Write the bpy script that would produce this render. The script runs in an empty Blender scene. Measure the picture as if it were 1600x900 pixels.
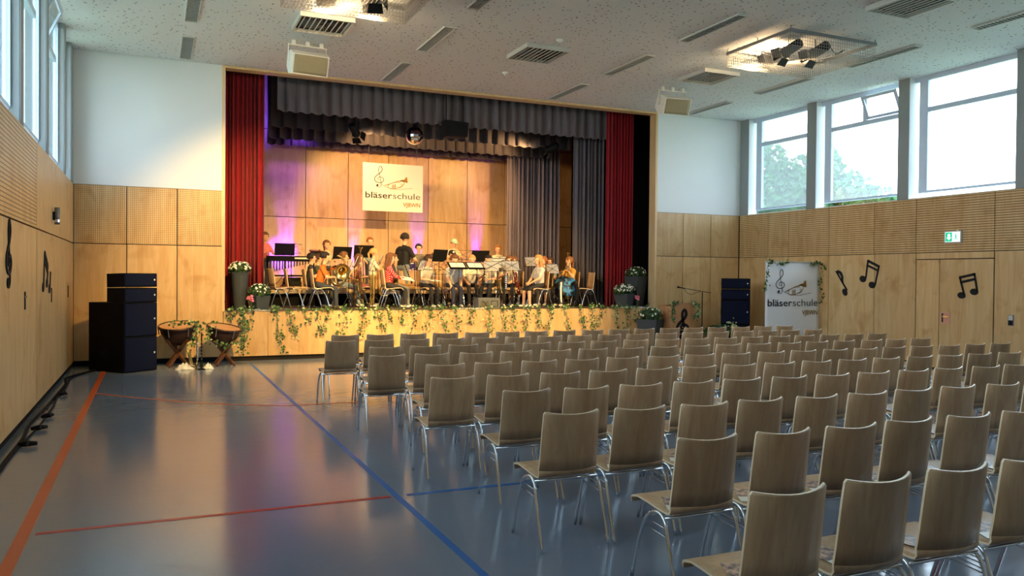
import bpy, bmesh, math, random
import numpy as np
from mathutils import Vector, Matrix
sc = bpy.context.scene
COL = sc.collection
PI = math.pi
rng = random.Random(11)

# ------------------------------------------------------------------ camera
H = 1.687
YAW, PITCH, ROLL, FPX = 0.4201, -0.0137, 0.0089, 1260.96
fw = Vector((math.sin(YAW)*math.cos(PITCH), math.cos(YAW)*math.cos(PITCH), math.sin(PITCH)))
rt = Vector((math.cos(YAW), -math.sin(YAW), 0)); up = rt.cross(fw)
rt2 = rt*math.cos(ROLL)+up*math.sin(ROLL); up2 = up*math.cos(ROLL)-rt*math.sin(ROLL)
cd = bpy.data.cameras.new('camera'); cam = bpy.data.objects.new('camera', cd); COL.objects.link(cam)
cd.sensor_width = 36; cd.lens = FPX/1600*36; cd.clip_end = 300; cd.clip_start = 0.05
M = Matrix((rt2, up2, -fw)).transposed().to_4x4(); M.translation = (0, 0, H); cam.matrix_world = M
sc.camera = cam

# ------------------------------------------------------------------ dimensions (metres)
XL, XR, YS, YB, ZC, ZW, ZP = -1.29, 13.73, 16.5, -4.5, 5.71, 3.30, 2.23
OX0, OX1, ZS, YK = 1.27, 11.17, 0.97, 21.6          # stage opening, stage floor, stage back wall

# ------------------------------------------------------------------ world, lights, exposure
sc.view_settings.view_transform = 'Standard'; sc.view_settings.look = 'None'
sc.view_settings.exposure = 1.95; sc.view_settings.gamma = 1.0; sc.view_settings.use_curve_mapping = False
sc.cycles.use_denoising = True
sc.cycles.max_bounces = 10; sc.cycles.diffuse_bounces = 5; sc.cycles.sample_clamp_indirect = 6
w = bpy.data.worlds.new('sky'); sc.world = w; w.use_nodes = True
nt = w.node_tree; nt.nodes.clear()
tc = nt.nodes.new('ShaderNodeTexCoord'); sx = nt.nodes.new('ShaderNodeSeparateXYZ'); nt.links.new(tc.outputs['Generated'], sx.inputs[0])
cr = nt.nodes.new('ShaderNodeValToRGB'); nt.links.new(sx.outputs['Z'], cr.inputs[0])
cr.color_ramp.elements[0].position = 0.0; cr.color_ramp.elements[0].color = (0.84, 0.93, 1.0, 1)
cr.color_ramp.elements[1].position = 0.8; cr.color_ramp.elements[1].color = (0.52, 0.73, 1.0, 1)
bg = nt.nodes.new('ShaderNodeBackground'); bg.inputs['Strength'].default_value = 2.7
nt.links.new(cr.outputs[0], bg.inputs['Color'])
wo = nt.nodes.new('ShaderNodeOutputWorld'); nt.links.new(bg.outputs[0], wo.inputs[0])
def portal(name, loc, rot, sx_, sy_):
    l = bpy.data.lights.new(name, 'AREA'); l.shape = 'RECTANGLE'; l.size = sx_; l.size_y = sy_; l.cycles.is_portal = True
    o = bpy.data.objects.new(name, l); COL.objects.link(o); o.location = loc; o.rotation_euler = rot
YW = -0.9                                            # the window bands start here
YM, YL = (YS+YW)/2, YS-YW
portal('window_portal', (XR+0.3, YM, (ZW+ZC)/2), (0, PI/2, 0), ZC-ZW, YL)
portal('window_portal', (XL-0.3, YM, (ZW+ZC)/2), (0, -PI/2, 0), ZC-ZW, YL)

# ------------------------------------------------------------------ mesh helpers
class MB:
    def __init__(s): s.v = []; s.f = []; s.m = []
    def add(s, vs, fs, mi=0):
        o = len(s.v); s.v += [tuple(p) for p in vs]
        for f in fs: s.f.append(tuple(i+o for i in f)); s.m.append(mi)
        return s
    def box(s, x0, x1, y0, y1, z0, z1, mi=0):
        v = [(x0,y0,z0),(x1,y0,z0),(x1,y1,z0),(x0,y1,z0),(x0,y0,z1),(x1,y0,z1),(x1,y1,z1),(x0,y1,z1)]
        return s.add(v, [(0,3,2,1),(4,5,6,7),(0,1,5,4),(1,2,6,5),(2,3,7,6),(3,0,4,7)], mi)
    def obox(s, c, ax, ay, az, mi=0):
        c, ax, ay, az = Vector(c), Vector(ax), Vector(ay), Vector(az)
        v = [c+ax*i+ay*j+az*k for k in (-1,1) for j in (-1,1) for i in (-1,1)]
        return s.add(v, [(0,2,3,1),(4,5,7,6),(0,1,5,4),(1,3,7,5),(3,2,6,7),(2,0,4,6)], mi)
    def tube(s, pts, r, n=8, mi=0, cap=True, flat=None):
        pts = [Vector(p) for p in pts]; rs = r if isinstance(r, (list, tuple)) else [r]*len(pts)
        vs = []; fs = []; up_ = None
        for i, p in enumerate(pts):
            t = (pts[min(i+1, len(pts)-1)]-pts[max(i-1, 0)])
            if t.length < 1e-9: t = Vector((0,0,1))
            t.normalize()
            if up_ is None:
                up_ = Vector((0,0,1)) if abs(t.z) < 0.9 else Vector((1,0,0))
            a = t.cross(up_)
            if a.length < 1e-6: a = t.cross(Vector((0.3,1,0.2)))
            a.normalize(); b = a.cross(t); up_ = b.copy()
            for k in range(n):
                an = 2*PI*k/n; vs.append(p+(a*math.cos(an)+b*math.sin(an))*rs[i])
        for i in range(len(pts)-1):
            for k in range(n):
                k2 = (k+1) % n; fs.append((i*n+k, i*n+k2, (i+1)*n+k2, (i+1)*n+k))
        if cap: fs.append(tuple(range(n-1,-1,-1))); fs.append(tuple(range((len(pts)-1)*n, len(pts)*n)))
        return s.add(vs, fs, mi)
    def lathe(s, prof, c=(0,0,0), n=20, mi=0, axis='z', mat=None):
        vs = []; fs = []; L = len(prof)
        for k in range(n):
            a = 2*PI*k/n
            for r, z in prof:
                p = Vector((r*math.cos(a), r*math.sin(a), z))
                if mat is not None: p = mat @ p
                else: p = p+Vector(c)
                vs.append(p)
        for k in range(n):
            k2 = (k+1) % n
            for j in range(L-1): fs.append((k*L+j, k2*L+j, k2*L+j+1, k*L+j+1))
        return s.add(vs, fs, mi)
    def ball(s, c, r, n=10, m=7, mi=0, rot=None):
        rx, ry, rz = (r, r, r) if not isinstance(r, (tuple, list)) else r
        vs = []; fs = []
        for j in range(m+1):
            th = PI*j/m
            for k in range(n):
                a = 2*PI*k/n; p = Vector((rx*math.sin(th)*math.cos(a), ry*math.sin(th)*math.sin(a), rz*math.cos(th)))
                if rot is not None: p = rot @ p
                vs.append(p+Vector(c))
        for j in range(m):
            for k in range(n):
                k2 = (k+1) % n; fs.append((j*n+k, (j+1)*n+k, (j+1)*n+k2, j*n+k2))
        return s.add(vs, fs, mi)
    def prism(s, poly, t, fn, mi=0):
        """poly: 2D points; fn(u,v,w) -> 3D, w from 0 to t"""
        n = len(poly); vs = [fn(u, v, 0) for u, v in poly]+[fn(u, v, t) for u, v in poly]
        fs = [tuple(range(n-1,-1,-1)), tuple(range(n, 2*n))]+[(i, (i+1) % n, n+(i+1) % n, n+i) for i in range(n)]
        return s.add(vs, fs, mi)
    def ribbon(s, pts, ws, t, fn, mi=0):
        """flat brush stroke of varying width along a 2D path, thickness t"""
        P = [Vector(p).to_2d() if len(p) > 2 else Vector(p) for p in pts]; n = len(P); vs = []; fs = []
        for i in range(n):
            d = P[min(i+1, n-1)]-P[max(i-1, 0)]
            d = d.normalized() if d.length > 1e-9 else Vector((1, 0)); nn = Vector((-d.y, d.x))*ws[i]*0.5
            a, b = P[i]+nn, P[i]-nn
            for q, w_ in ((a,0),(b,0),(a,t),(b,t)): vs.append(fn(q.x, q.y, w_))
        for i in range(n-1):
            o = 4*i; p = o+4
            fs += [(o+2,o+3,p+3,p+2),(o,p,p+1,o+1),(o,o+2,p+2,p),(o+1,p+1,p+3,o+3)]
        fs += [(0,1,3,2),(4*n-4,4*n-2,4*n-1,4*n-3)]
        return s.add(vs, fs, mi)
    def grid(s, fn, nu, nv, mi=0):
        vs = [fn(i/nu, j/nv) for j in range(nv+1) for i in range(nu+1)]
        fs = [(j*(nu+1)+i, j*(nu+1)+i+1, (j+1)*(nu+1)+i+1, (j+1)*(nu+1)+i) for j in range(nv) for i in range(nu)]
        return s.add(vs, fs, mi)
    def mesh(s, name, mats, smooth=False):
        me = bpy.data.meshes.new(name); me.from_pydata(s.v, [], s.f)
        for m_ in (mats if isinstance(mats, (list, tuple)) else [mats]): me.materials.append(m_)
        me.polygons.foreach_set('material_index', s.m)
        if smooth: me.polygons.foreach_set('use_smooth', [True]*len(s.f))
        me.update(); return me
    def build(s, name, mats, parent=None, smooth=False, **kw):
        return link(name, s.mesh(name, mats, smooth), parent, **kw)
def link(name, me, parent=None, loc=None, label=None, cat=None, group=None, kind=None):
    o = bpy.data.objects.new(name, me); COL.objects.link(o)
    if parent is not None: o.parent = parent
    if loc is not None: o.location = loc
    tag(o, label, cat, group, kind); return o
def tag(o, label=None, cat=None, group=None, kind=None):
    if label: o['label'] = label
    if cat: o['category'] = cat
    if group: o['group'] = group
    if kind: o['kind'] = kind
    return o
def thing(name, label, cat, loc=(0,0,0), rz=0, group=None):
    o = link(name, None, None, loc, label, cat, group); o.rotation_euler = (0, 0, rz); o.empty_display_size = 0.1; return o
def copy_tree(o, parent=None):
    c = o.copy(); COL.objects.link(c)
    if parent is not None: c.parent = parent
    for ch in list(o.children): copy_tree(ch, c)
    return c
def smooth_path(pts, k=8):
    P = [Vector(p) for p in pts]; out = []
    for i in range(len(P)-1):
        p0, p1, p2, p3 = P[max(i-1,0)], P[i], P[i+1], P[min(i+2, len(P)-1)]
        for j in range(k):
            t = j/k; out.append(0.5*((2*p1)+(p2-p0)*t+(2*p0-5*p1+4*p2-p3)*t*t+(3*p1-p0-3*p2+p3)*t*t*t))
    out.append(P[-1]); return out
def bevel(o, wd=0.006, seg=2):
    m_ = o.modifiers.new('bevel', 'BEVEL'); m_.width = wd; m_.segments = seg; m_.limit_method = 'ANGLE'; return o

# ------------------------------------------------------------------ materials
def srgb(r, g, b):
    f = lambda c: (c/255/12.92 if c/255 <= 0.04045 else ((c/255+0.055)/1.055)**2.4)
    return (f(r), f(g), f(b), 1)
class N:
    def __init__(s, name):
        s.m = bpy.data.materials.new(name); s.m.use_nodes = True; s.t = s.m.node_tree
        s.b = s.t.nodes['Principled BSDF']
    def n(s, ty, **kw):
        x = s.t.nodes.new(ty)
        for k, v in kw.items():
            if hasattr(x, k): setattr(x, k, v)
            else: x.inputs[k].default_value = v
        return x
    def l(s, a, b): s.t.links.new(a, b)
    def math(s, op, a, b=None, c=None):
        x = s.t.nodes.new('ShaderNodeMath'); x.operation = op
        for i, q in enumerate((a, b, c)):
            if q is None: continue
            if isinstance(q, (int, float)): x.inputs[i].default_value = q
            else: s.l(q, x.inputs[i])
        return x.outputs[0]
    def mix(s, fac, a, b, mode='MIX'):
        x = s.t.nodes.new('ShaderNodeMix'); x.data_type = 'RGBA'; x.blend_type = mode
        for i, q in ((0, fac), (6, a), (7, b)):
            if isinstance(q, (int, float)): x.inputs[i].default_value = q
            elif isinstance(q, tuple): x.inputs[i].default_value = q
            else: s.l(q, x.inputs[i])
        return x.outputs[2]
    def bump(s, h, strength=0.2, dist=0.01):
        x = s.n('ShaderNodeBump', Strength=strength, Distance=dist); s.l(h, x.inputs['Height']); s.l(x.outputs[0], s.b.inputs['Normal'])
def plain(name, col, rough=0.6, metal=0.0, var=0.0, scale=12, spec=0.5, emit=None, es=0):
    k = N(name); b = k.b; b.inputs['Roughness'].default_value = rough; b.inputs['Metallic'].default_value = metal
    b.inputs['Specular IOR Level'].default_value = spec
    tx = k.n('ShaderNodeTexCoord'); nz = k.n('ShaderNodeTexNoise', Scale=scale, Detail=3); k.l(tx.outputs['Object'], nz.inputs['Vector'])
    v = var if var else 0.06
    mr = k.n('ShaderNodeMapRange'); mr.inputs[3].default_value = 1-v; mr.inputs[4].default_value = 1+v; k.l(nz.outputs[0], mr.inputs[0])
    vm = k.n('ShaderNodeVectorMath', operation='SCALE'); vm.inputs[0].default_value = col[:3]; k.l(mr.outputs[0], vm.inputs['Scale'])
    k.l(vm.outputs[0], b.inputs['Base Color'])
    if emit: b.inputs['Emission Color'].default_value = emit; b.inputs['Emission Strength'].default_value = es
    return k.m
def wood(name, a, b_, axis=2, rough=0.38, perf=None, ax=0, freq=1.0, tint=0.10, knots=True):
    """axis: grain direction; perf: 'dots' or 'slots' acoustic perforation in the plane of (ax, z)"""
    k = N(name); tx = k.n('ShaderNodeTexCoord'); oi = k.n('ShaderNodeObjectInfo')
    off = k.n('ShaderNodeVectorMath', operation='ADD'); k.l(tx.outputs['Object'], off.inputs[0])
    sc3 = k.n('ShaderNodeVectorMath', operation='SCALE'); sc3.inputs[0].default_value = (13, 7, 9); k.l(oi.outputs['Random'], sc3.inputs['Scale']); k.l(sc3.outputs[0], off.inputs[1])
    mp = k.n('ShaderNodeMapping'); s_ = [7*freq]*3; s_[axis] = 0.75*freq; mp.inputs['Scale'].default_value = s_; k.l(off.outputs[0], mp.inputs[0])
    n1 = k.n('ShaderNodeTexNoise', Scale=1.0, Detail=5, Roughness=0.55, Distortion=1.1); k.l(mp.outputs[0], n1.inputs['Vector'])
    mp2 = k.n('ShaderNodeMapping'); s2 = [60*freq]*3; s2[axis] = 2.5*freq; mp2.inputs['Scale'].default_value = s2; k.l(off.outputs[0], mp2.inputs[0])
    n2 = k.n('ShaderNodeTexNoise', Scale=1.0, Detail=2); k.l(mp2.outputs[0], n2.inputs['Vector'])
    f = k.math('ADD', k.math('MULTIPLY', n1.outputs[0], 0.75), k.math('MULTIPLY', n2.outputs[0], 0.25))
    cr_ = k.n('ShaderNodeValToRGB'); cr_.color_ramp.elements[0].position = 0.32; cr_.color_ramp.elements[1].position = 0.68
    cr_.color_ramp.elements[0].color = b_; cr_.color_ramp.elements[1].color = a; k.l(f, cr_.inputs[0])
    col = cr_.outputs[0]
    if knots:
        n3 = k.n('ShaderNodeTexNoise', Scale=2.3, Detail=2, Distortion=0.6); k.l(off.outputs[0], n3.inputs['Vector'])
        cr3 = k.n('ShaderNodeValToRGB'); cr3.color_ramp.elements[0].position = 0.55; cr3.color_ramp.elements[0].color = (1,1,1,1)
        cr3.color_ramp.elements[1].position = 0.74; cr3.color_ramp.elements[1].color = (0.82,0.72,0.60,1); k.l(n3.outputs[0], cr3.inputs[0])
        col = k.mix(1.0, col, cr3.outputs[0], 'MULTIPLY')
    tr = k.n('ShaderNodeMapRange'); tr.inputs[3].default_value = 1-tint; tr.inputs[4].default_value = 1+tint*0.5; k.l(oi.outputs['Random'], tr.inputs[0])
    vs = k.n('ShaderNodeVectorMath', operation='SCALE'); k.l(col, vs.inputs[0]); k.l(tr.outputs[0], vs.inputs['Scale']); col = vs.outputs[0]
    hgt = n2.outputs[0]
    if perf:
        sp = k.n('ShaderNodeSeparateXYZ'); k.l(tx.outputs['Object'], sp.inputs[0])
        def hole(o, per, wd):
            fr = k.math('FRACT', k.math('ADD', k.math('DIVIDE', o, per), 100)); return k.math('LESS_THAN', k.math('ABSOLUTE', k.math('SUBTRACT', fr, 0.5)), wd)
        hv = hole(sp.outputs[2], 0.034 if perf == 'dots' else 0.045, 0.2 if perf == 'dots' else 0.13)
        if perf == 'dots': hv = k.math('MULTIPLY', hv, hole(sp.outputs[ax], 0.034, 0.2))
        col = k.mix(hv, col, srgb(96, 66, 34)); k.b.inputs['Roughness'].default_value = rough
    k.l(col, k.b.inputs['Base Color']); k.b.inputs['Roughness'].default_value = rough
    k.bump(hgt, 0.06, 0.003)
    return k.m
M_ = {}
BL, BD = srgb(227, 194, 142), srgb(204, 162, 106)
M_['birch'] = wood('birch_panel', BL, BD)
M_['birch_dots'] = wood('birch_perforated_dots', BL, BD, perf='dots', ax=0)
M_['birch_slots'] = wood('birch_perforated_slots', BL, BD, perf='slots')
M_['ply'] = wood('beech_plywood', srgb(196, 162, 122), srgb(168, 130, 92), freq=1.6, rough=0.42, tint=0.22, knots=False)
M_['ply_edge'] = plain('plywood_edge_lit', srgb(242, 218, 180), 0.35, var=0.08, scale=40)  # edge colour lightened to carry window light on the chair edges
M_['trimwood'] = wood('birch_trim', srgb(235, 205, 155), srgb(215, 178, 125), knots=False)
M_['brownwood'] = wood('brown_leg_wood', srgb(110, 70, 45), srgb(75, 45, 28), knots=False, freq=3)
M_['white'] = plain('white_plaster', srgb(226, 230, 228), 0.85, var=0.02, scale=2)
M_['pillar'] = plain('pillar_backlit_grey', srgb(140, 148, 148), 0.6, var=0.03, scale=3)  # grey puts the backlit shade of the pillars into their colour
M_['jamb'] = plain('jamb_lit_white', srgb(240, 243, 243), 0.6, var=0.02)  # white copy for reveals, with bright window light put into the colour
M_['frame'] = plain('window_frame_alu', srgb(196, 212, 230), 0.45, 0.0, var=0.05)
M_['black'] = plain('black_matt', srgb(20, 20, 22), 0.75, spec=.15)
M_['blackgap'] = plain('black_joint', srgb(30, 24, 18), 0.9)
M_['blackmetal'] = plain('black_metal', srgb(18, 18, 20), 0.5, 0.0, spec=.25)
M_['stageblack'] = plain('stage_black', srgb(16, 14, 16), 0.9, spec=.1)
M_['chrome'] = plain('chrome_tube', (0.75, 0.78, 0.80, 1), 0.16, 1.0, var=0.04)
M_['grey'] = plain('grey_metal', srgb(120, 122, 125), 0.45, 0.4)
M_['lightgrey'] = plain('light_grey_paint', srgb(205, 204, 198), 0.5)
M_['whiteplastic'] = plain('white_plastic', srgb(232, 232, 228), 0.45)
M_['navy'] = plain('navy_speaker_paint', srgb(7, 9, 16), 0.6, spec=.12, var=0.1, scale=80)
M_['brass'] = plain('brass', (0.83, 0.60, 0.22, 1), 0.2, 1.0, var=0.08)
M_['silver'] = plain('silver_plate', (0.78, 0.78, 0.76, 1), 0.2, 1.0)
M_['paper'] = plain('paper', srgb(240, 238, 230), 0.7, var=0.03, scale=20)
M_['leafA'] = plain('ivy_leaf_green', srgb(72, 108, 48), 0.5, var=0.3, scale=30)
M_['leafB'] = plain('ivy_leaf_dark', srgb(40, 68, 34), 0.5, var=0.3, scale=30)
M_['leafC'] = plain('ivy_leaf_pale', srgb(170, 184, 128), 0.5, var=0.2, scale=30)
M_['stem'] = plain('plant_stem', srgb(84, 84, 44), 0.7)
M_['flowerW'] = plain('white_petals', srgb(242, 238, 222), 0.6)
M_['flowerP'] = plain('pink_petals', srgb(226, 120, 142), 0.6)
M_['planter'] = plain('anthracite_planter', srgb(60, 66, 68), 0.6, var=0.06, scale=5)
M_['soil'] = plain('soil', srgb(50, 38, 28), 0.95, var=0.3, scale=40)
M_['wrap'] = plain('clear_wrap', srgb(214, 214, 208), 0.25, var=0.1)
def glass_mat():
    k = N('window_glass'); t = k.t; t.nodes.remove(k.b); out = t.nodes['Material Output']
    tr = k.n('ShaderNodeBsdfTransparent'); tr.inputs[0].default_value = (0.93, 0.96, 0.97, 1)
    gl = k.n('ShaderNodeBsdfGlossy', Roughness=0.02); fr = k.n('ShaderNodeFresnel', IOR=1.4); mx = k.n('ShaderNodeMixShader')
    k.l(k.math('MULTIPLY', fr.outputs[0], 0.6), mx.inputs[0]); k.l(tr.outputs[0], mx.inputs[1]); k.l(gl.outputs[0], mx.inputs[2]); k.l(mx.outputs[0], out.inputs[0])
    return k.m
M_['glass'] = glass_mat()
def floor_mat():
    k = N('linoleum_floor'); tx = k.n('ShaderNodeTexCoord')
    n1 = k.n('ShaderNodeTexNoise', Scale=0.6, Detail=4); k.l(tx.outputs['Object'], n1.inputs['Vector'])
    n2 = k.n('ShaderNodeTexNoise', Scale=60, Detail=2); k.l(tx.outputs['Object'], n2.inputs['Vector'])
    c = k.mix(n1.outputs[0], srgb(116, 128, 146), srgb(132, 142, 156))
    c = k.mix(k.math('MULTIPLY', n2.outputs[0], 0.25), c, srgb(100, 112, 130)); k.l(c, k.b.inputs['Base Color'])
    # scuffs
    mp = k.n('ShaderNodeMapping'); mp.inputs['Scale'].default_value = (1.2, 6, 1); k.l(tx.outputs['Object'], mp.inputs[0])
    n3 = k.n('ShaderNodeTexNoise', Scale=2.2, Detail=5, Distortion=2.0); k.l(mp.outputs[0], n3.inputs['Vector'])
    mr = k.n('ShaderNodeMapRange'); mr.inputs[1].default_value = 0.35; mr.inputs[2].default_value = 0.7; mr.inputs[3].default_value = 0.13; mr.inputs[4].default_value = 0.20
    k.l(n3.outputs[0], mr.inputs[0]); k.l(mr.outputs[0], k.b.inputs['Roughness'])
    k.b.inputs['Specular IOR Level'].default_value = 0.6
    mp4 = k.n('ShaderNodeMapping'); mp4.inputs['Scale'].default_value = (1.0, 5, 1); k.l(tx.outputs['Object'], mp4.inputs[0])
    n4 = k.n('ShaderNodeTexNoise', Scale=2.0, Detail=3, Distortion=0.8); k.l(mp4.outputs[0], n4.inputs['Vector'])
    k.bump(n4.outputs[0], 0.045, 0.02); return k.m
M_['floor'] = floor_mat()
def ceil_mat():
    k = N('fissured_ceiling_tile'); tx = k.n('ShaderNodeTexCoord')
    vo = k.n('ShaderNodeTexVoronoi', Scale=11, Randomness=1.0); k.l(tx.outputs['Object'], vo.inputs['Vector'])
    nz = k.n('ShaderNodeTexNoise', Scale=40, Detail=1); k.l(tx.outputs['Object'], nz.inputs['Vector'])
    d = k.math('ADD', vo.outputs['Distance'], k.math('MULTIPLY', nz.outputs[0], 0.15))
    h1 = k.math('LESS_THAN', d, 0.245)
    vo2 = k.n('ShaderNodeTexVoronoi', Scale=22, Randomness=1.0); k.l(tx.outputs['Object'], vo2.inputs['Vector']); h2 = k.math('LESS_THAN', vo2.outputs['Distance'], 0.17)
    c = k.mix(h1, srgb(224, 225, 226), srgb(104, 100, 96)); c = k.mix(k.math('MULTIPLY', h2, 0.35), c, srgb(140, 136, 130))
    k.l(c, k.b.inputs['Base Color']); k.b.inputs['Roughness'].default_value = 0.9; return k.m
M_['ceil'] = ceil_mat()
def fabric(name, a, rough=0.9, sheen=0.12):
    k = N(name); tx = k.n('ShaderNodeTexCoord'); n1 = k.n('ShaderNodeTexNoise', Scale=160, Detail=2); k.l(tx.outputs['Object'], n1.inputs['Vector'])
    n2 = k.n('ShaderNodeTexNoise', Scale=2.5, Detail=3); k.l(tx.outputs['Object'], n2.inputs['Vector'])
    lo = tuple(c*0.8 for c in a[:3])+(1,); c = k.mix(n2.outputs[0], lo, a); k.l(c, k.b.inputs['Base Color'])
    k.b.inputs['Roughness'].default_value = rough; k.b.inputs['Sheen Weight'].default_value = sheen; k.bump(n1.outputs[0], 0.15, 0.002); return k.m
M_['red'] = fabric('red_velvet', srgb(164, 14, 32)); M_['stagelit'] = fabric('grey_curtain_stagelit', srgb(158, 146, 156)); M_['greycurt'] = fabric('grey_curtain', srgb(116, 108, 114)); M_['darkcurt'] = fabric('dark_grey_curtain', srgb(74, 68, 76))  # paler side curtain: grey curtain with stage light put into its colour
# ------------------------------------------------------------------ room shell
def struct(name, mb, m, parent=None, smooth=False): return mb.build(name, m, parent, smooth, kind=None if parent else 'structure')
def panels(parent, rects, plane, front, depth, gap=0.010):
    """rects: (a0,a1,z0,z1,mat); plane 'y' (faces -Y), 'x+' (wall on the left, faces +X), 'x-' (wall on the right, faces -X)"""
    for a0, a1, z0, z1, m in rects:
        g = gap/2; b = MB()
        if plane == 'y': b.box(a0+g, a1-g, front, front+depth, z0+g, z1-g)
        elif plane == 'x+': b.box(front-depth, front, a0+g, a1-g, z0+g, z1-g)
        else: b.box(front, front+depth, a0+g, a1-g, z0+g, z1-g)
        b.build('panel', M_[m], parent)
fl = struct('floor', MB().box(XL-0.5, XR+0.5, YB-0.3, YS+0.4, -0.2, 0), M_['floor'])
def fline(pts, wd, m):
    ws = [wd]*len(pts); MB().ribbon(pts, ws, 0.0015, lambda u, v, q: (u, v, 0.0005+q)).build('line_marking', M_[m], fl)
M_['lineO'] = plain('orange_line', srgb(214, 92, 40), 0.35, var=0.1); M_['lineR'] = plain('red_line', srgb(188, 44, 44), 0.35, var=0.1); M_['lineB'] = plain('blue_line', srgb(24, 104, 176), 0.35, var=0.1)
fline([(-0.75, YB), (-0.75, 16.4)], 0.08, 'lineO')
fline([(-0.68, 5.985), (1.67, 5.98)], 0.05, 'lineR')
fline([(1.72, YB), (1.72, 16.0)], 0.05, 'lineB')
fline([(1.80, 5.98), (11.5, 5.95)], 0.05, 'lineB')
fline([(-0.71+t*0.08, 12.69-2.05*math.sin(min(1, t/34)*PI/2)**1.0) for t in range(0, 42)], 0.05, 'lineO')
fline([(3.2, 2.6), (7.5, 2.6)], 0.05, 'lineR'); fline([(9.0, YB), (9.0, 16.0)], 0.05, 'lineR')
M_['scuff'] = plain('scuff_mark', srgb(30, 30, 34), 0.6)
# ceiling
ce = struct('ceiling', MB().box(XL-0.5, XR+0.5, YB-0.3, YS+0.05, ZC+0.02, ZC+0.25), M_['blackgap'])
for xa, xb in ((XL-0.5, 2.5), (2.5, 6.29), (6.29, 10.04), (10.04, XR+0.5)):
    for ya, yb in ((YB-0.2, -1.0), (-1.0, 3.5), (3.5, 8.02), (8.02, 12.5), (12.5, YS)):
        hx = 0.003 if xb == 6.29 or xa == 6.29 else 0.0004
        MB().box(xa+hx, xb-hx, ya+0.001, yb-0.001, ZC, ZC+0.02).build('ceiling_panel', M_['ceil'], ce)
# stage wall (left and right of the opening)
wl = struct('wall_front', MB().box(XL-0.3, OX0, YS+0.03, YS+0.2, 0, ZW).box(XL-0.3, OX0, YS+0.012, YS+0.2, ZW, ZC+0.02, 1).box(OX1, XR+0.3, YS+0.03, YS+0.2, 0, ZW).box(OX1, XR+0.3, YS+0.012, YS+0.2, ZW, ZC+0.02, 1), [M_['blackgap'], M_['white']])
r = []
for a, b in ((XL, -0.42), (-0.42, 0.44), (0.44, OX0)): r += [(a, b, 0.09, ZP, 'birch'), (a, b, ZP, ZW, 'birch_dots')]
for a, b in ((OX1, 11.99), (11.99, 12.83), (12.83, XR-0.02)): r += [(a, b, 0.09, ZP, 'birch'), (a, b, ZP, ZW, 'birch_dots')]
panels(wl, r, 'y', YS, 0.03, .016)
MB().box(XL, OX0, YS+0.01, YS+0.05, 0, 0.09).build('baseboard_front_left', M_['black'], None, kind='structure')
MB().box(OX1, XR, YS+0.01, YS+0.05, 0, 0.09).build('baseboard_front_right', M_['black'], None, kind='structure')
# side walls
wa = struct('wall_left', MB().box(XL-0.35, XL-0.03, YB, YS+0.1, 0, ZW).box(XL-0.2, XL-0.03, YB, YS+0.1, ZW-0.001, ZW+0.015, 1), [M_['blackgap'], M_['jamb']])
r = []; js = [16.5, 11.44, 6.4, 1.35, -3.7, YB]
for b, a in zip(js[:-1], js[1:]):
    r.append((a, b, 0.07, ZP, 'birch')); r.append((a, b, ZP, ZW, 'birch' if b > 16 else 'birch_slots'))
panels(wa, r, 'x+', XL, 0.03, .02)
MB().box(XL-0.05, XL-0.02, YB, YS, 0, 0.07).build('baseboard_left', M_['black'], None, kind='structure')
wb = struct('wall_right', MB().box(XR+0.03, XR+0.35, YB, YS+0.1, 0, ZW).box(XR+0.03, XR+0.35, YB, YS+0.1, ZW-0.001, ZW+0.015, 1), [M_['blackgap'], M_['jamb']])
r = []
for b, a in ((16.5, 15.5), (15.5, 14.74), (14.74, 13.5), (13.5, 12.26), (12.26, 11.26), (9.64, 8.4), (8.4, 7.2), (7.2, 5.95), (5.95, 4.7), (4.7, 3.4), (3.4, 0), (0, -4), (-4, YB)): r.append((a, b, 0.09, ZP, 'birch'))
for b, a in ((16.5, 15.45), (15.45, 14.75), (14.75, 13.51), (13.51, 12.28), (12.28, 11.27), (11.27, 9.65), (9.65, 8.0), (8.0, 6.5), (6.5, 4.7), (4.7, 3.4), (3.4, 0), (0, -4), (-4, YB)): r.append((a, b, ZP, ZW, 'birch_slots'))
r.append((9.65, 11.26, 2.10, ZP, 'birch')); panels(wb, r, 'x-', XR, 0.03, .014)
MB().box(XR+0.02, XR+0.05, YB, YS, 0, 0.09).build('baseboard_right', M_['black'], None, kind='structure')
# double door in the right wall
d1 = MB().box(XR+0.004, XR+0.03, 9.66, 10.735, 0.02, 2.09).build('door_1', M_['birch'], None, kind='structure')
d2 = MB().box(XR+0.004, XR+0.03, 10.75, 11.25, 0.02, 2.09).build('door_2', M_['birch'], None, kind='structure')
M_['copper'] = plain('rose_metal_plate', srgb(214, 170, 150), 0.4, 0.5)
MB().box(XR-0.004, XR+0.006, 10.50, 10.70, 0.87, 1.10).build('lock_plate', M_['copper'], d1)
MB().box(XR-0.006, XR+0.006, 10.645, 10.675, 0.90, 1.07).build('lock_recess', M_['black'], d1)
MB().box(XR-0.03, XR-0.004, 10.52, 10.63, 1.00, 1.02).box(XR-0.03, XR+0.0, 10.62, 10.64, 0.995, 1.025).build('door_handle', M_['chrome'], d1)
# back wall (behind the camera)
wk = struct('wall_back', MB().box(XL-0.4, XR+0.4, YB-0.25, YB, 0, ZC), M_['white'])
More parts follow.
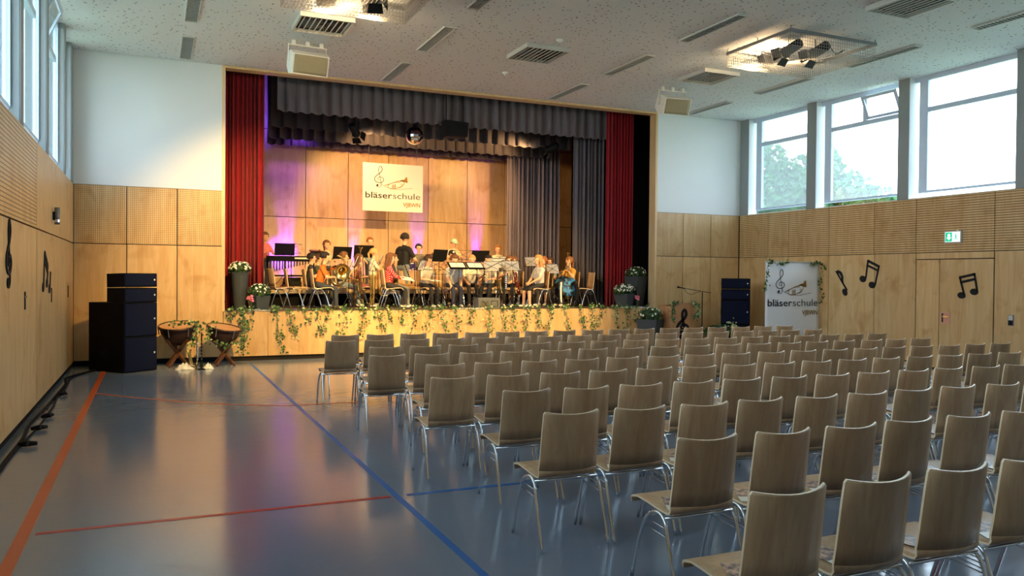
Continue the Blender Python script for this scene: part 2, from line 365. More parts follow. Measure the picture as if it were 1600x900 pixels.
# windows and pillars
wn = [0]
def screen_mat():
    k = N('sun_screen_fabric'); t = k.t; out = t.nodes['Material Output']; t.nodes.remove(k.b)
    tr = k.n('ShaderNodeBsdfTransparent'); tl = k.n('ShaderNodeBsdfTranslucent'); tl.inputs[0].default_value = (.9, .93, .95, 1); mx = k.n('ShaderNodeMixShader')
    mx.inputs[0].default_value = .09; k.l(tr.outputs[0], mx.inputs[1]); k.l(tl.outputs[0], mx.inputs[2]); k.l(mx.outputs[0], out.inputs[0]); return k.m
M_['screen'] = screen_mat()
RP = [(16.19, 16.5), (13.93, 14.21), (11.47, 11.73), (9.04, 9.29)]+[(6.59-2.45*i, 6.84-2.45*i) for i in range(4)]
LP = [(16.05, 16.5), (14.88, 15.13), (12.48, 12.73), (10.10, 10.35)]+[(7.70-2.4*i, 7.95-2.4*i) for i in range(4)]
for side, PS in ((1, RP), (-1, LP)):
    X0 = XR if side > 0 else XL
    def X(d): return X0+side*d
    def bx(mb, d0, d1, y0, y1, z0, z1, mi=0):
        a, b = sorted((X(d0), X(d1))); return mb.box(a, b, y0, y1, z0, z1, mi)
    prnt = wb if side > 0 else wa
    for i, (a, b) in enumerate(PS):
        bx(MB(), 0.0, 0.26, a+0.008, b, ZW, ZC).build('pillar', M_['pillar'], prnt)
        bx(MB(), 0.012, 0.26, a, a+0.0085, ZW, ZC).build('jamb', M_['jamb' if side > 0 else 'pillar'], prnt)
    bx(MB(), 0.012, 0.26, YB, PS[-1][0]+.01, ZW, ZC).build('upper_wall', M_['white'], prnt)
    if side < 0: X0 = XL+.07
    fm, gp = (.19, .1) if side > 0 else (.05, 0)
    for i in range(len(PS)-1):
        y1, y0 = PS[i][0], PS[i+1][1]
        if y1-y0 < 0.3: continue
        wn[0] += 1
        W = bx(bx(bx(MB(), .16, .23, y0, y1-.1, ZW+0.115, ZW+0.16), .16, .23, y0, y1, ZC-0.09, ZC), .16, .23, y0, y0+0.07, ZW+.16, ZC-.09)
        bx(W, .16, .23, y1-fm-gp, y1-gp, ZW+.16, ZC-.09)
        wo_ = W.build('window_%d' % wn[0], M_['frame'], None, kind='structure')
        bx(MB(), .165, .225, y0+.07, y1-.29, 5.0, 5.09).build('transom', M_['frame'], wo_)
        bx(MB(), .193, .199, y0+.06, y1-.28, ZW+.15, 5.01).build('pane', M_['glass'], wo_)
        bx(MB(), .193, .199, y0, y1-.1, ZW+.015, ZW+.12).build('pane', M_['glass'], wo_)
        bx(MB(), .193, .199, y1-.11, y1, ZW+.015, ZC-.08).build('pane', M_['glass'], wo_)
        bx(MB(), .30, .303, y0-.05, y1-.15, ZW+.14, ZC+.02).build('sun_screen', M_['screen'], wo_)
        hop = i in (1, 4, 6)
        if hop:
            ym = y0+0.95
            bx(MB(), .165, .225, ym, ym+.09, 5.09, ZC-.09).build('mullion', M_['frame'], wo_)
            bx(MB(), .193, .199, ym+.08, y1-.28, 5.08, ZC-.08).build('pane', M_['glass'], wo_)
            # hopper sash tilted inwards at the top
            ang = math.radians(24); ux, uz = -side*math.sin(ang), math.cos(ang); hb = 5.10; hh = 0.50
            def hp(y, t, d): return (X(.185)+ux*t*1.0+side*d*math.cos(ang), y, hb+uz*t+d*math.sin(ang))
            def bar(ya, yb, ta, tb):
                c = [hp(y, t, d) for d in (0, .03) for t in (ta, tb) for y in (ya, yb)]
                return c
            S = MB(); FS = [(0,2,3,1),(4,5,7,6),(0,1,5,4),(1,3,7,5),(3,2,6,7),(2,0,4,6)]
            for q in ((y0+.07, ym-.005, 0, .06), (y0+.07, ym-.005, hh-.06, hh), (y0+.07, y0+.13, .06, hh-.06), (ym-.065, ym-.005, .06, hh-.06)): S.add(bar(*q), FS)
            so = S.build('hopper_sash', M_['frame'], wo_)
            S = MB(); c = [hp(y, t, d) for d in (.012, .018) for t in (.05, hh-.05) for y in (y0+.12, ym-.055)]; S.add(c, FS); S.build('pane', M_['glass'], so)
        else:
            bx(MB(), .193, .199, y0+.06, y1-.28, 5.08, ZC-.08).build('pane', M_['glass'], wo_)
# opening trim
MB().box(OX0-0.035, OX0+0.02, YS-0.012, YS+0.25, ZS, ZC-0.045).build('trim_1', M_['trimwood'], None, kind='structure')
MB().box(OX1-0.02, OX1+0.035, YS-0.012, YS+0.25, ZS, ZC-0.045).build('trim_2', M_['trimwood'], None, kind='structure')
MB().box(OX0-0.035, OX1+0.035, YS-0.012, YS+0.25, ZC-0.045, ZC-0.003).build('trim_3', M_['trimwood'], None, kind='structure')
# ------------------------------------------------------------------ stage shell
M_['stagefloor'] = wood('stage_floor_boards', srgb(104, 92, 84), srgb(74, 66, 62), axis=0, rough=0.5, knots=False)
sf = struct('stage_floor', MB().box(OX0-0.9, OX1+0.9, YS+0.2, YK+0.3, 0.8, ZS).box(OX0+0.02, OX1-0.02, YS, YS+0.2, ZS-0.04, ZS), M_['stagefloor'])
fr = struct('wall_stage_front', MB().box(OX0, OX1, YS+0.03, YS+0.2, 0, ZS-0.04), M_['blackgap'])
js = [OX0, 2.1, 3.21, 4.34, 5.64, 6.9, 8.1, 9.2, 10.2, OX1]
panels(fr, [(a, b, 0.09, ZS-0.002, 'birch') for a, b in zip(js[:-1], js[1:])], 'y', YS-0.004, 0.034, 0.005)
wk2 = struct('wall_stage_back', MB().box(OX0-1, OX1+1, YK+0.02, YK+0.2, ZS, 7.2), M_['blackgap'])
bj = [1.30, 2.56, 3.69, 4.81, 5.92, 7.06, 8.22, 9.38, 10.5, 11.6]
panels(wk2, [(a, b, z0, z1, 'birch') for a, b in zip(bj[:-1], bj[1:]) for z0, z1 in ((ZS+.05, 3.20), (3.20, 5.45), (5.45, 7.1))], 'y', YK, 0.02, 0.016)
struct('wall_stage_left', MB().box(OX0-1.1, OX0-0.9, YS+0.2, YK+0.2, ZS, 7.2).box(OX0-0.9, OX0-0.02, YS+0.2, YS+0.26, ZS, 7.2), M_['stageblack'])
struct('wall_stage_right', MB().box(OX1+0.9, OX1+1.1, YS+0.2, YK+0.2, ZS, 7.2).box(OX1+0.02, OX1+0.9, YS+0.2, YS+0.26, ZS, 7.2), M_['stageblack'])
struct('ceiling_stage', MB().box(OX0-1.1, OX1+1.1, YS+0.2, YK+0.2, 7.2, 7.3).box(OX0-1, OX1+1, YS+0.2, YS+0.26, ZC-0.02, 7.2), M_['stageblack'])
# ------------------------------------------------------------------ curtains
def curtain(name, label, x0, x1, y, z0, z1, n, amp, mat, tape=0.0, seed=0, flip=None, sharp=1.0):
    rg = random.Random(seed); ph = [rg.uniform(-.35, .35) for _ in range(n+2)]; am = [rg.uniform(.6, 1.25) for _ in range(n+2)]
    nu = n*(12 if sharp < 1 else 8)
    def fn(u, v):
        k = u*n; i = int(k); q = k+ph[min(i, n)]*(.5 if sharp < 1 else 1)*math.sin(PI*(k-i))
        a = amp*am[min(i, n)]*(1-tape*(v))
        s_ = math.sin(2*PI*q)
        if sharp < 1: g = q % 1.0; s_ = (2*g/.84-1) if g < .84 else 1-2*(g-.84)/.16
        xx = x0+(x1-x0)*u + 0.25*amp*math.sin(4*PI*q)*(sharp >= 1)
        zz = z0+(z1-z0)*v+(0.012*math.sin(2*PI*q+1) if v == 0 else 0)
        return (xx, y+a*s_, zz)
    o = MB().grid(fn, nu, 6).build(name, mat, None, True, label=label, cat='curtain')
    md = o.modifiers.new('thick', 'SOLIDIFY'); md.thickness = 0.012; return o
curtain('stage_curtain', 'dark red velvet curtain gathered at the left edge of the stage', 1.36, 2.10, 17.2, ZS+.01, 7.19, 9, 0.06, M_['red'], seed=1)
curtain('stage_curtain', 'dark red velvet curtain gathered at the right side of the stage', 10.20, 10.95, 17.2, ZS+.01, 7.19, 9, 0.06, M_['red'], seed=2)
curtain('valance_curtain', 'foremost grey pleated valance hanging across the top of the stage', 2.37, 10.25, 17.35, 5.10, 7.19, 34, 0.07, M_['greycurt'], seed=3, sharp=0.7)
curtain('valance_curtain', 'dark valance right behind the foremost one above the stage', 2.42, 10.00, 18.8, 5.02, 7.19, 26, 0.05, M_['darkcurt'], seed=4, sharp=0.7)
curtain('valance_curtain', 'dark valance third from the front above the stage', 2.50, 9.92, 19.8, 4.93, 7.19, 28, 0.05, M_['darkcurt'], seed=5, sharp=0.7)
curtain('valance_curtain', 'rearmost dark valance closest to the wooden stage back wall', 2.62, 9.55, 20.9, 4.95, 7.19, 34, 0.05, M_['darkcurt'], seed=6, sharp=0.6)
curtain('side_curtain', 'grey side curtain next to the right red curtain', 9.58, 10.42, 17.75, ZS+.06, 7.19, 8, 0.07, M_['greycurt'], seed=7)
curtain('side_curtain', 'wide mauve grey side curtain beside the wooden stage back wall', 8.95, 10.55, 20.4, ZS+.06, 7.19, 13, 0.07, M_['stagelit'], seed=8)
curtain('side_curtain', 'black side curtain in the dark gap between two grey curtains', 10.35, 11.6, 19.0, ZS+.06, 7.19, 8, 0.06, M_['black'], seed=9)
# ------------------------------------------------------------------ audience chairs
def chair_profile():
    P = [(.268, .412), (.264, .428), (.252, .444), (.232, .454), (.195, .459), (.10, .452), (0, .440), (-.08, .434), (-.115, .437), (-.137, .455), (-.146, .48)]
    B = [(-.146, .48), (-.158, .56), (-.170, .66), (-.182, .76), (-.193, .845)]
    return P, B
SP, SB = chair_profile()
def shell(path, wfun, cup, thick=0.011, nx=8, dip=0):
    mb = MB(); n = len(path); V = []
    T = []
    for i in range(n):
        a, b = path[max(i-1, 0)], path[min(i+1, n-1)]; d = Vector((b[0]-a[0], b[1]-a[1])); d.normalize(); T.append(Vector((-d.y, d.x)))
    for lay in (0, 1):
        for i, (y, z) in enumerate(path):
            hw = wfun(i/(n-1)); c = cup(i/(n-1))
            for k in range(nx+1):
                u = -1+2*k/nx
                off = T[i]*(thick*(0.5-lay)); cy = c*(u*u-0.5)
                V.append((hw*u, y+off.x+(cy if c > 0 else 0), z+off.y+dip*(u*u-.6)*(i/(n-1))**3))
    L = (nx+1)*n; fs = []; mi = []
    for i in range(n-1):
        for k in range(nx):
            a = i*(nx+1)+k; fs.append((a, a+1, a+nx+2, a+nx+1)); mi.append(0)
            a += L; fs.append((a, a+nx+1, a+nx+2, a+1)); mi.append(0)
    for i in range(n-1):
        for k, fl_ in ((0, 0), (nx, 1)):
            a = i*(nx+1)+k; b = a+nx+1; q = (a, b, b+L, a+L); fs.append(q if not fl_ else q[::-1]); mi.append(1)
    for i, fl_ in ((0, 0), (n-1, 1)):
        for k in range(nx):
            a = i*(nx+1)+k; q = (a, a+L, a+1+L, a+1); fs.append(q if not fl_ else q[::-1]); mi.append(1)
    mb.v = V; mb.f = fs; mb.m = mi; return mb
seat_me = shell(SP, lambda t: 0.205 if t > .3 else 0.215-.02*(.3-t)/.3, lambda t: 0.0 if t < .75 else (t-.75)/.25*.06).mesh('seat', [M_['ply'], M_['ply_edge']], True)
BB = SB[:-1]+[(-.193, .838), (-.194, .848)]
back_me = shell(BB, lambda t: (0.205-0.010*t) if t < .98 else .186, lambda t: .06, dip=.014).mesh('backrest', [M_['ply'], M_['ply_edge']], True)
for me in (seat_me, back_me):
    for p in me.polygons: p.use_smooth = p.material_index == 0
R_ = 0.0105
def leg_pts(kind):
    if kind == 'rear':  # rear foot, up forward, arc over the top
        P = [(-.235, .0), (-.20, .12), (-.13, .33), (-.105, .385), (-.065, .418), (-.02, .425), (.03, .41)]
    else:
        P = [(.03, .41), (.065, .385), (.085, .35), (.13, .25), (.205, .0)]
    return P
def leg_mesh(kind, s_):
    P = leg_pts(kind); pts = smooth_path([(s_*(0.233 if z < .3 else .222+.011*(0.42-z)/.12), y, z+.004) for y, z in P], 3)
    return MB().tube(pts, R_, 6).mesh('leg', M_['chrome'], True)
legs_me = [leg_mesh(k, s_) for k in ('rear', 'front') for s_ in (-1, 1)]
bar_me = MB().tube([(-.222, -.10, .412), (.222, -.10, .412)], .009, 6).mesh('cross_bar', M_['chrome'], True)
bar2_me = MB().tube([(-.222, .035, .40), (.222, .035, .40)], .009, 6).mesh('cross_bar', M_['chrome'], True)
wires_me = [MB().tube([(s_*.226, y0_, z0_), (s_*.226, y1_, z1_)], .0035, 4).mesh('link_wire', M_['chrome'], True) for s_ in (-1, 1) for y0_, z0_, y1_, z1_ in ((-.135, .315, .10, .335), (-.115, .36, .08, .375))]
def make_chair(loc, rz, label, group, name='stacking_chair'):
    t = thing(name, label, 'chair', loc, rz, group)
    link('seat', seat_me, t); link('backrest', back_me, t)
    for m in legs_me: link('leg', m, t)
    link('cross_bar', bar_me, t); link('cross_bar', bar2_me, t); [link('link_wire', m, t) for m in wires_me]
    return t
ORD = ['first','second','third','fourth','fifth','sixth','seventh','eighth','ninth','tenth','eleventh','twelfth','thirteenth','fourteenth','fifteenth','sixteenth','seventeenth']
ROWS = [(11.32, 2.31), (10.33, 2.04), (9.29, 2.34), (8.30, 2.10), (7.29, 2.39), (6.31, 2.12), (5.37, 2.37), (4.39, 2.22), (3.42, 2.52), (2.45, 2.15), (1.47, 2.40)]
def px(P):
    d = Vector(P)-Vector((0, 0, H)); z = d.dot(fw); return 800+FPX*d.dot(rt2)/z, 450-FPX*d.dot(up2)/z
M_['flyer'] = None
def flyer_mat():
    k = N('printed_flyer'); tx = k.n('ShaderNodeTexCoord'); oi = k.n('ShaderNodeObjectInfo')
    sp = k.n('ShaderNodeSeparateXYZ'); k.l(tx.outputs['Object'], sp.inputs[0])
    n1 = k.n('ShaderNodeTexNoise', Scale=26, Detail=3); k.l(tx.outputs['Object'], n1.inputs['Vector'])
    cr_ = k.n('ShaderNodeValToRGB'); e = cr_.color_ramp.elements
    e[0].position = .38; e[0].color = srgb(70, 62, 72); e[1].position = .62; e[1].color = srgb(206, 168, 140); k.l(n1.outputs[0], cr_.inputs[0])
    lower = k.math('LESS_THAN', sp.outputs[1], -0.03)
    c = k.mix(lower, cr_.outputs[0], srgb(226, 224, 206)); k.l(c, k.b.inputs['Base Color']); k.b.inputs['Roughness'].default_value = .35; return k.m
M_['flyer'] = flyer_mat()
flyer_me = MB().box(-.074, .074, -.105, .105, 0, .0025).mesh('flyer', M_['flyer'])
nflyer = 0; crg = random.Random(5)
for ri, (yt, xl) in enumerate(ROWS):
    for ci in range(17):
        cx = xl+.19+.5*ci+crg.uniform(-.003, .003); cy = yt+.193+crg.uniform(-.015, .015)-0.008*(cx-6)*(ri > 5)
        u0, v0 = px((cx-.21, cy-.19, .85)); u1, v1 = px((cx+.2, cy+.1, .45))
        if u0 > 1605 or u0 < -50 or v0 > 895: continue
        lab = 'plywood chair, %s from the aisle end in the %s row from the stage' % (ORD[ci], ORD[ri])
        rz = crg.uniform(-.012, .012); make_chair((cx, cy, 0), rz, lab, 'audience chairs')
        if ri >= 5 and not (ci == 0 and ri in (5, 6, 7)) and v1 < 960:
            nflyer += 1
            f = link('program_flyer', flyer_me, None, (cx-.06+crg.uniform(-.03, .03), cy+.015+crg.uniform(-.02, .02), .451), 'printed flyer on the seat of the %s chair in the %s row from the stage' % (ORD[ci], ORD[ri]), 'flyer', 'flyers on the audience chairs')
            f.rotation_euler = (0.075, 0, crg.uniform(-.5, .5))
# ------------------------------------------------------------------ ceiling fixtures
slat = MB()
for i in range(25): slat.obox((0, -.72+i*.06, .012), (.088, 0, 0), (0, .003, 0), (0, .002, .0055))
slat_me = slat.mesh('louvre_slats', M_['whiteplastic'])
lf_me = MB().box(-.10, -.088, -.76, .76, 0.002, .029).box(.088, .10, -.76, .76, 0.002, .029).box(-.088, .088, -.76, -.748, 0.002, .029).box(-.088, .088, .748, .76, 0.002, .029).mesh('frame', M_['lightgrey'])
lb_me = MB().box(-.088, .088, -.748, .748, .022, .029).mesh('backing', M_['blackmetal'])
cols = [('far left', .56), ('middle left', 4.38), ('middle right', 8.2), ('far right', 11.95)]; rws = [('nearest the stage', 15.49), ('second from the stage', 13.07), ('third from the stage', 10.58), ('fourth from the stage', 8.02)]
for cn, cx in cols:
    for rn, cy in rws:
        u, v = px((cx, cy+.7, ZC))
        if v < -5 or u > 1640: continue
        t = thing('ceiling_louvre_light', 'narrow unlit louvred ceiling light, %s in the %s column' % (rn, cn), 'ceiling light', (cx, cy, ZC-.03), 0, 'louvred ceiling lights')
        link('frame', lf_me, t); link('backing', lb_me, t); link('louvre_slats', slat_me, t, kind='stuff')
vf = MB().box(-.42, .42, -.44, -.41, 0, .07).box(-.42, .42, .41, .44, 0, .07).box(-.42, -.39, -.41, .41, 0, .07).box(.39, .42, -.41, .41, 0, .07).mesh('frame', M_['lightgrey'])
vbar = MB().box(-.006, .006, -.41, .41, .004, .016).mesh('bar', M_['lightgrey'])
vb = MB().box(-.39, .39, -.41, .41, .055, .065).mesh('backing', M_['blackmetal'])
vv = MB()
for k in range(28):
    a = 2*PI*k/28; c, s_ = math.cos(a), math.sin(a); vv.obox((c*.21, s_*.21, .04), (c*.15, s_*.15, 0), (-s_*.008, c*.008, .006), (0, 0, .004))
vv_me = vv.mesh('swirl_vanes', M_['grey'])
for lab, (cx, cy) in (('square swirl air vent beside the left ceiling loudspeaker', (2.48, 13.03)), ('square swirl air vent at the centre of the ceiling before the stage', (6.29, 13.03)), ('square swirl air vent beside the right ceiling loudspeaker', (10.04, 13.05)), ('square swirl air vent cut by the top right of the picture', (10.0, 8.35))):
    t = thing('ceiling_vent', lab, 'air vent', (cx, cy, ZC-.07), 0, 'ceiling vents')
    link('frame', vf, t); link('backing', vb, t); link('swirl_vanes', vv_me, t, kind='stuff')
    for i in range(9): link('bar', vbar, t, (-.34+i*.085, 0, 0))
# small ceiling sensors
for lab, (u, v_) in (('small white smoke detector on the ceiling seam', (6.29, 12.2)), ('tiny white sprinkler hanging from the ceiling near the stage', (6.33, 14.6))):
    o = thing('smoke_detector', lab, 'detector', (u, v_, ZC)); MB().lathe([(0, -.05), (.03, -.05), (.05, -.03), (.06, -.001), (0, -.001)], n=14).build('housing', M_['whiteplastic'], o, True); MB().lathe([(0, -.07), (.012, -.068), (.012, -.05), (0, -.05)], n=8).build('sensor', M_['whiteplastic'], o, True)
M_['grille'] = plain('beige_speaker_grille', srgb(150, 140, 110), .6, var=.15, scale=60)
M_['whitespk'] = plain('white_speaker_case', srgb(226, 224, 214), .5)
def ceil_speaker(lab, x, y, rz):
    t = thing('ceiling_loudspeaker', lab, 'loudspeaker', (x, y, 5.33), rz, 'ceiling loudspeakers')
    R = Matrix.Rotation(math.radians(20), 4, 'X')
    prof = [(-.19, -.17), (.03, -.20), (.20, -.10), (.20, .10), (.03, .20), (-.19, .17)]   # side outline (y,z)
    V = []
    b = MB(); b.prism(prof, .62, lambda u, v, w_: R @ Vector((w_-.31, u, v))); b.build('case', M_['whitespk'], t)
    b = MB(); b.grid(lambda u, v: R @ Vector((-.285+.57*u, -.192-.012*math.sin(PI*v), -.155+.31*v)), 8, 6); o = b.build('grille', M_['grille'], t, True); o.modifiers.new('t', 'SOLIDIFY').thickness = .008
    MB().tube([(-.33, .02, 0), (-.33, .02, .30), (.33, .02, .30), (.33, .02, 0)], .013, 6).build('bracket', M_['whitespk'], t)
    for x_ in (-.24, 0, .24): MB().box(x_-.03, x_+.03, -.01, .05, .29, .378).build('ceiling_mount', M_['whitespk'], t)
ceil_speaker('white ceiling loudspeaker above the left half of the stage', 2.45, 14.2, .1)
ceil_speaker('white ceiling loudspeaker above the right edge of the stage', 10.02, 14.2, -.08)
# wire cages with spotlights
M_['wire'] = plain('galvanised_wire', srgb(150, 150, 148), .4, .6)
M_['lampglow'] = plain('lit_lamp_lens', srgb(255, 220, 160), .4, emit=(1, .72, .38, 1), es=40)
def grille_mesh(o, ux, uy, lx, ly, cell=.05, r=.0022):
    m = MB(); o, ux, uy = Vector(o), Vector(ux), Vector(uy); nn = ux.cross(uy).normalized()
    for i in range(int(lx/cell)+1): m.obox(o+ux*(i*cell)+uy*(ly/2), ux*r, uy*(ly/2), nn*r)
    for j in range(int(ly/cell)+1): m.obox(o+uy*(j*cell)+ux*(lx/2)+nn*2*r, ux*(lx/2), uy*r, nn*r)
    return m
def aim(o, target):
    d = Vector(target)-o.location; o.rotation_euler = d.to_track_quat('-Z', 'Y').to_euler()
def spot(name, loc, target, power, size, blend, col, radius=.06):
    l = bpy.data.lights.new(name, 'SPOT'); l.energy = power; l.spot_size = math.radians(size); l.spot_blend = blend; l.color = col; l.shadow_soft_size = radius
    o = bpy.data.objects.new(name, l); COL.objects.link(o); o.location = loc; aim(o, target); return o
def spotlight(lab, loc, target, lit=False):
    t = thing('stage_spotlight', lab, 'spotlight', loc); aim(t, target)
    b = MB(); b.lathe([(0, .17), (.07, .17), (.085, .15), (.085, -.10), (.10, -.11), (.10, -.17), (.092, -.17), (.08, -.11), (0, -.11)], n=16); b.build('housing', M_['blackmetal'], t, True)
    MB().lathe([(0, -.115), (.05, -.135), (.078, -.118)], n=14).build('lens', M_['lampglow'] if lit else M_['glass2'], t, True)
    for i in range(4):
        a = i*PI/2; c, s_ = math.cos(a), math.sin(a)
        MB().add([(c*.10-s_*.09, s_*.10+c*.09, -.17), (c*.10+s_*.09, s_*.10-c*.09, -.17), (c*.17+s_*.11, s_*.17-c*.11, -.29), (c*.17-s_*.11, s_*.17+c*.11, -.29)], [(0,1,2,3)]).build('barn_door', M_['blackmetal'], t).modifiers.new('t', 'SOLIDIFY').thickness = .004
    MB().tube([(-.10, 0, 0), (-.12, .05, .03), (-.12, .16, .06), (.12, .16, .06), (.12, .05, .03), (.10, 0, 0)], .008, 6).build('yoke', M_['blackmetal'], t)
    return t
M_['glass2'] = plain('dark_lens', srgb(40, 44, 60), .1)
WARM = (1, .61, .18)
def cage(lab, x0, x1, y0, y1):
    z0, z1 = 5.40, 5.66
    t = thing('wire_cage', lab, 'wire cage', ((x0+x1)/2, (y0+y1)/2, z0), 0, 'ceiling light cages'); hx, hy, hz = (x1-x0)/2, (y1-y0)/2, z1-z0
    M4 = [(('rim'), MB().box(-hx-.02, hx+.02, -hy-.02, -hy+.0, hz-.05, hz).box(-hx-.02, hx+.02, hy, hy+.02, hz-.05, hz).box(-hx-.02, -hx, -hy, hy, hz-.05, hz).box(hx, hx+.02, -hy, hy, hz-.05, hz), 'grey')]
    for n_, m_, mat in M4: m_.build(n_, M_[mat], t)
    for sx_ in (-1, 1):
        for sy_ in (-1, 0, 1): MB().tube([(sx_*hx, sy_*hy, hz-.02), (sx_*hx, sy_*hy, ZC-z0-.001)], .008, 6).build('hanger', M_['grey'], t)
    for a in ((-hx, -hy, 0), (1,0,0), (0,0,1), 2*hx, hz), ((-hx, hy, 0), (1,0,0), (0,0,1), 2*hx, hz), ((-hx, -hy, 0), (0,1,0), (0,0,1), 2*hy, hz), ((hx, -hy, 0), (0,1,0), (0,0,1), 2*hy, hz), ((-hx, -hy, 0), (1,0,0), (0,1,0), 2*hx, 2*hy): grille_mesh(*a).build('wire_mesh', M_['wire'], t, kind='stuff')
    return t
cage('wire cage around ceiling spotlights at the top edge of the picture', 1.62, 3.40, 10.0, 11.58)
cage('wire cage around ceiling spotlights near the right windows', 9.22, 11.05, 9.92, 11.45)
spotlight('black spotlight inside the right ceiling cage, nearer the cage centre', (9.75, 10.45, 5.55), (8.6, 16, 3.6))
spotlight('black spotlight inside the right ceiling cage, nearer the windows', (10.25, 10.35, 5.55), (9.4, 16, 3.6))
spotlight('black spotlight inside the ceiling cage at the top of the picture', (2.75, 10.75, 5.55), (4, 16, 3.6))
for lab, x, y, tgt in (('lit floodlight at the stage end of the right ceiling cage', 9.85, 11.22, (7.6, 19, 2.2)), ('lit floodlight at the stage end of the left ceiling cage', 2.85, 11.36, (4.6, 19, 2.2)), ('second lit floodlight at the stage end of the left ceiling cage', 2.2, 11.33, (4.0, 19, 2.2))):
    t = thing('floodlight', lab, 'floodlight', (x, y, 5.52)); aim(t, tgt)
    MB().box(-.13, .13, -.09, .09, -.05, .07).build('housing', M_['blackmetal'], t); MB().box(-.115, .115, -.075, .075, -.056, -.0505).build('lamp_lens', M_['lampglow'], t)
    MB().tube([(-.14, 0, 0), (-.14, .12, .08), (.14, .12, .08), (.14, 0, 0)], .007, 6).build('yoke', M_['blackmetal'], t)
spot('flood_beam_right', (9.82, 11.27, 5.47), (6.4, 17.7, .8), 1350, 56, .75, WARM)
spot('flood_beam_left', (2.87, 11.42, 5.47), (6.4, 18.0, .7), 1000, 58, .75, WARM)
spot('flood_beam_left', (2.22, 11.40, 5.47), (2.2, 17.0, 1.1), 900, 64, .75, WARM)
for x_, y_ in ((9.75, 10.95), (2.5, 10.9)):
    l = bpy.data.lights.new('cage_spill', 'POINT'); l.energy = 15; l.color = (1, .68, .36); l.shadow_soft_size = .05; o = bpy.data.objects.new('cage_spill', l); COL.objects.link(o); o.location = (x_, y_, 5.53)  # added point lights for the stray light of the caged floodlights
MB().tube(smooth_path([(10.3, 10.2, 5.62), (10.5, 10.25, 5.5), (10.62, 10.2, 5.55), (10.7, 10.25, 5.58), (10.62, 10.3, 5.52), (10.5, 10.5, 5.5), (10.2, 10.8, 5.45)], 6), .007, 5).build('cable', M_['black'], None, True, label='looped black cable inside the right ceiling cage', cat='cable')
# ------------------------------------------------------------------ things in the hall
def cabinet(lab, loc, rz, w_, d_, h_, tilt=0, xoff=0, yoff=0, name='loudspeaker_cabinet'):
    t = thing(name, lab, 'loudspeaker', loc, rz); t.rotation_euler = (tilt, 0, rz)
    bevel(MB().box(0, w_, .012, d_, 0, h_).build('body', M_['navy'], t), .008)
    bevel(MB().box(.02, w_-.02, 0, .02, .02, h_-.02).build('grille', M_['navy2'], t), .006)
    MB().box(w_-.075, w_-.05, -.004, .003, h_*.52-.014, h_*.52+.014).build('badge', M_['whiteplastic'], t)
    for x_ in (-.006, w_): MB().box(x_, x_+.006, d_*.45, d_*.7, h_*.4, h_*.6).build('handle', M_['black'], t)
    return t
M_['navy2'] = plain('navy_grille_cloth', srgb(12, 19, 44), .7, spec=.15, var=.15, scale=200)
rz = math.atan2(.41, .52); e1 = Vector((math.cos(rz), math.sin(rz), 0)); e2 = Vector((-math.sin(rz), math.cos(rz), 0)); B0 = Vector((-.42, 15.04, 0))
cabinet('lower big subwoofer of the left loudspeaker stack on the floor', B0+Vector((0,0,.004)), rz, .66, .93, .60)
cabinet('upper big subwoofer of the left loudspeaker stack', B0+Vector((0,0,.606)), rz, .66, .93, .58)
cabinet('lower slim top cabinet of the left loudspeaker stack', B0+Vector((0,0,1.19)), rz, .66, .45, .25)
cabinet('uppermost slim cabinet of the left loudspeaker stack', B0+Vector((0,0,1.46)), rz, .66, .45, .235, -.03)
rz2 = -rz; B1 = Vector((12.34, 15.45, 0))
cabinet('lower big subwoofer of the right loudspeaker stack', B1+Vector((0,0,.004)), rz2, .66, .75, .60)
cabinet('upper big subwoofer of the right loudspeaker stack', B1+Vector((0,0,.606)), rz2, .66, .75, .58)
cabinet('lower slim top cabinet of the right loudspeaker stack', B1+Vector((0,0,1.19)), rz2, .66, .45, .25)
cabinet('uppermost slim cabinet of the right loudspeaker stack', B1+Vector((0,0,1.45)), rz2, .66, .45, .25)
# --- flat graphics
def text_geo(body, bold=0.0):
    cu = bpy.data.curves.new('t', 'FONT'); cu.body = body; cu.size = 1; cu.offset = bold; cu.resolution_u = 3
    o = bpy.data.objects.new('t', cu); COL.objects.link(o); dg = bpy.context.evaluated_depsgraph_get(); dg.update()
    me = bpy.data.meshes.new_from_object(o.evaluated_get(dg)); vs = [(v.co.x, v.co.y) for v in me.vertices]; fs = [tuple(p.vertices) for p in me.polygons]
    bpy.data.objects.remove(o); bpy.data.meshes.remove(me); return vs, fs
def put_text(parent, body, bold, x0, x1, base, fn, mat, name='lettering', hscale=.74):
    vs, fs = text_geo(body, bold); xa = min(v[0] for v in vs); xb = max(v[0] for v in vs); s_ = (x1-x0)/(xb-xa); sy = hscale*s_
    MB().add([fn(x0+(x-xa)*s_, base+y*sy, .0015) for x, y in vs], fs).build(name, mat, parent)
    return s_
CLEF = [(.50,.355),(.43,.33),(.385,.38),(.41,.45),(.51,.485),(.63,.45),(.68,.36),(.62,.26),(.48,.215),(.32,.25),(.235,.36),(.27,.48),(.40,.60),(.53,.71),(.60,.83),(.58,.95),(.51,.995),(.45,.93),(.43,.80),(.47,.60),(.52,.38),(.565,.16),(.54,.05),(.45,.005),(.36,.02),(.33,.08),(.37,.115)]
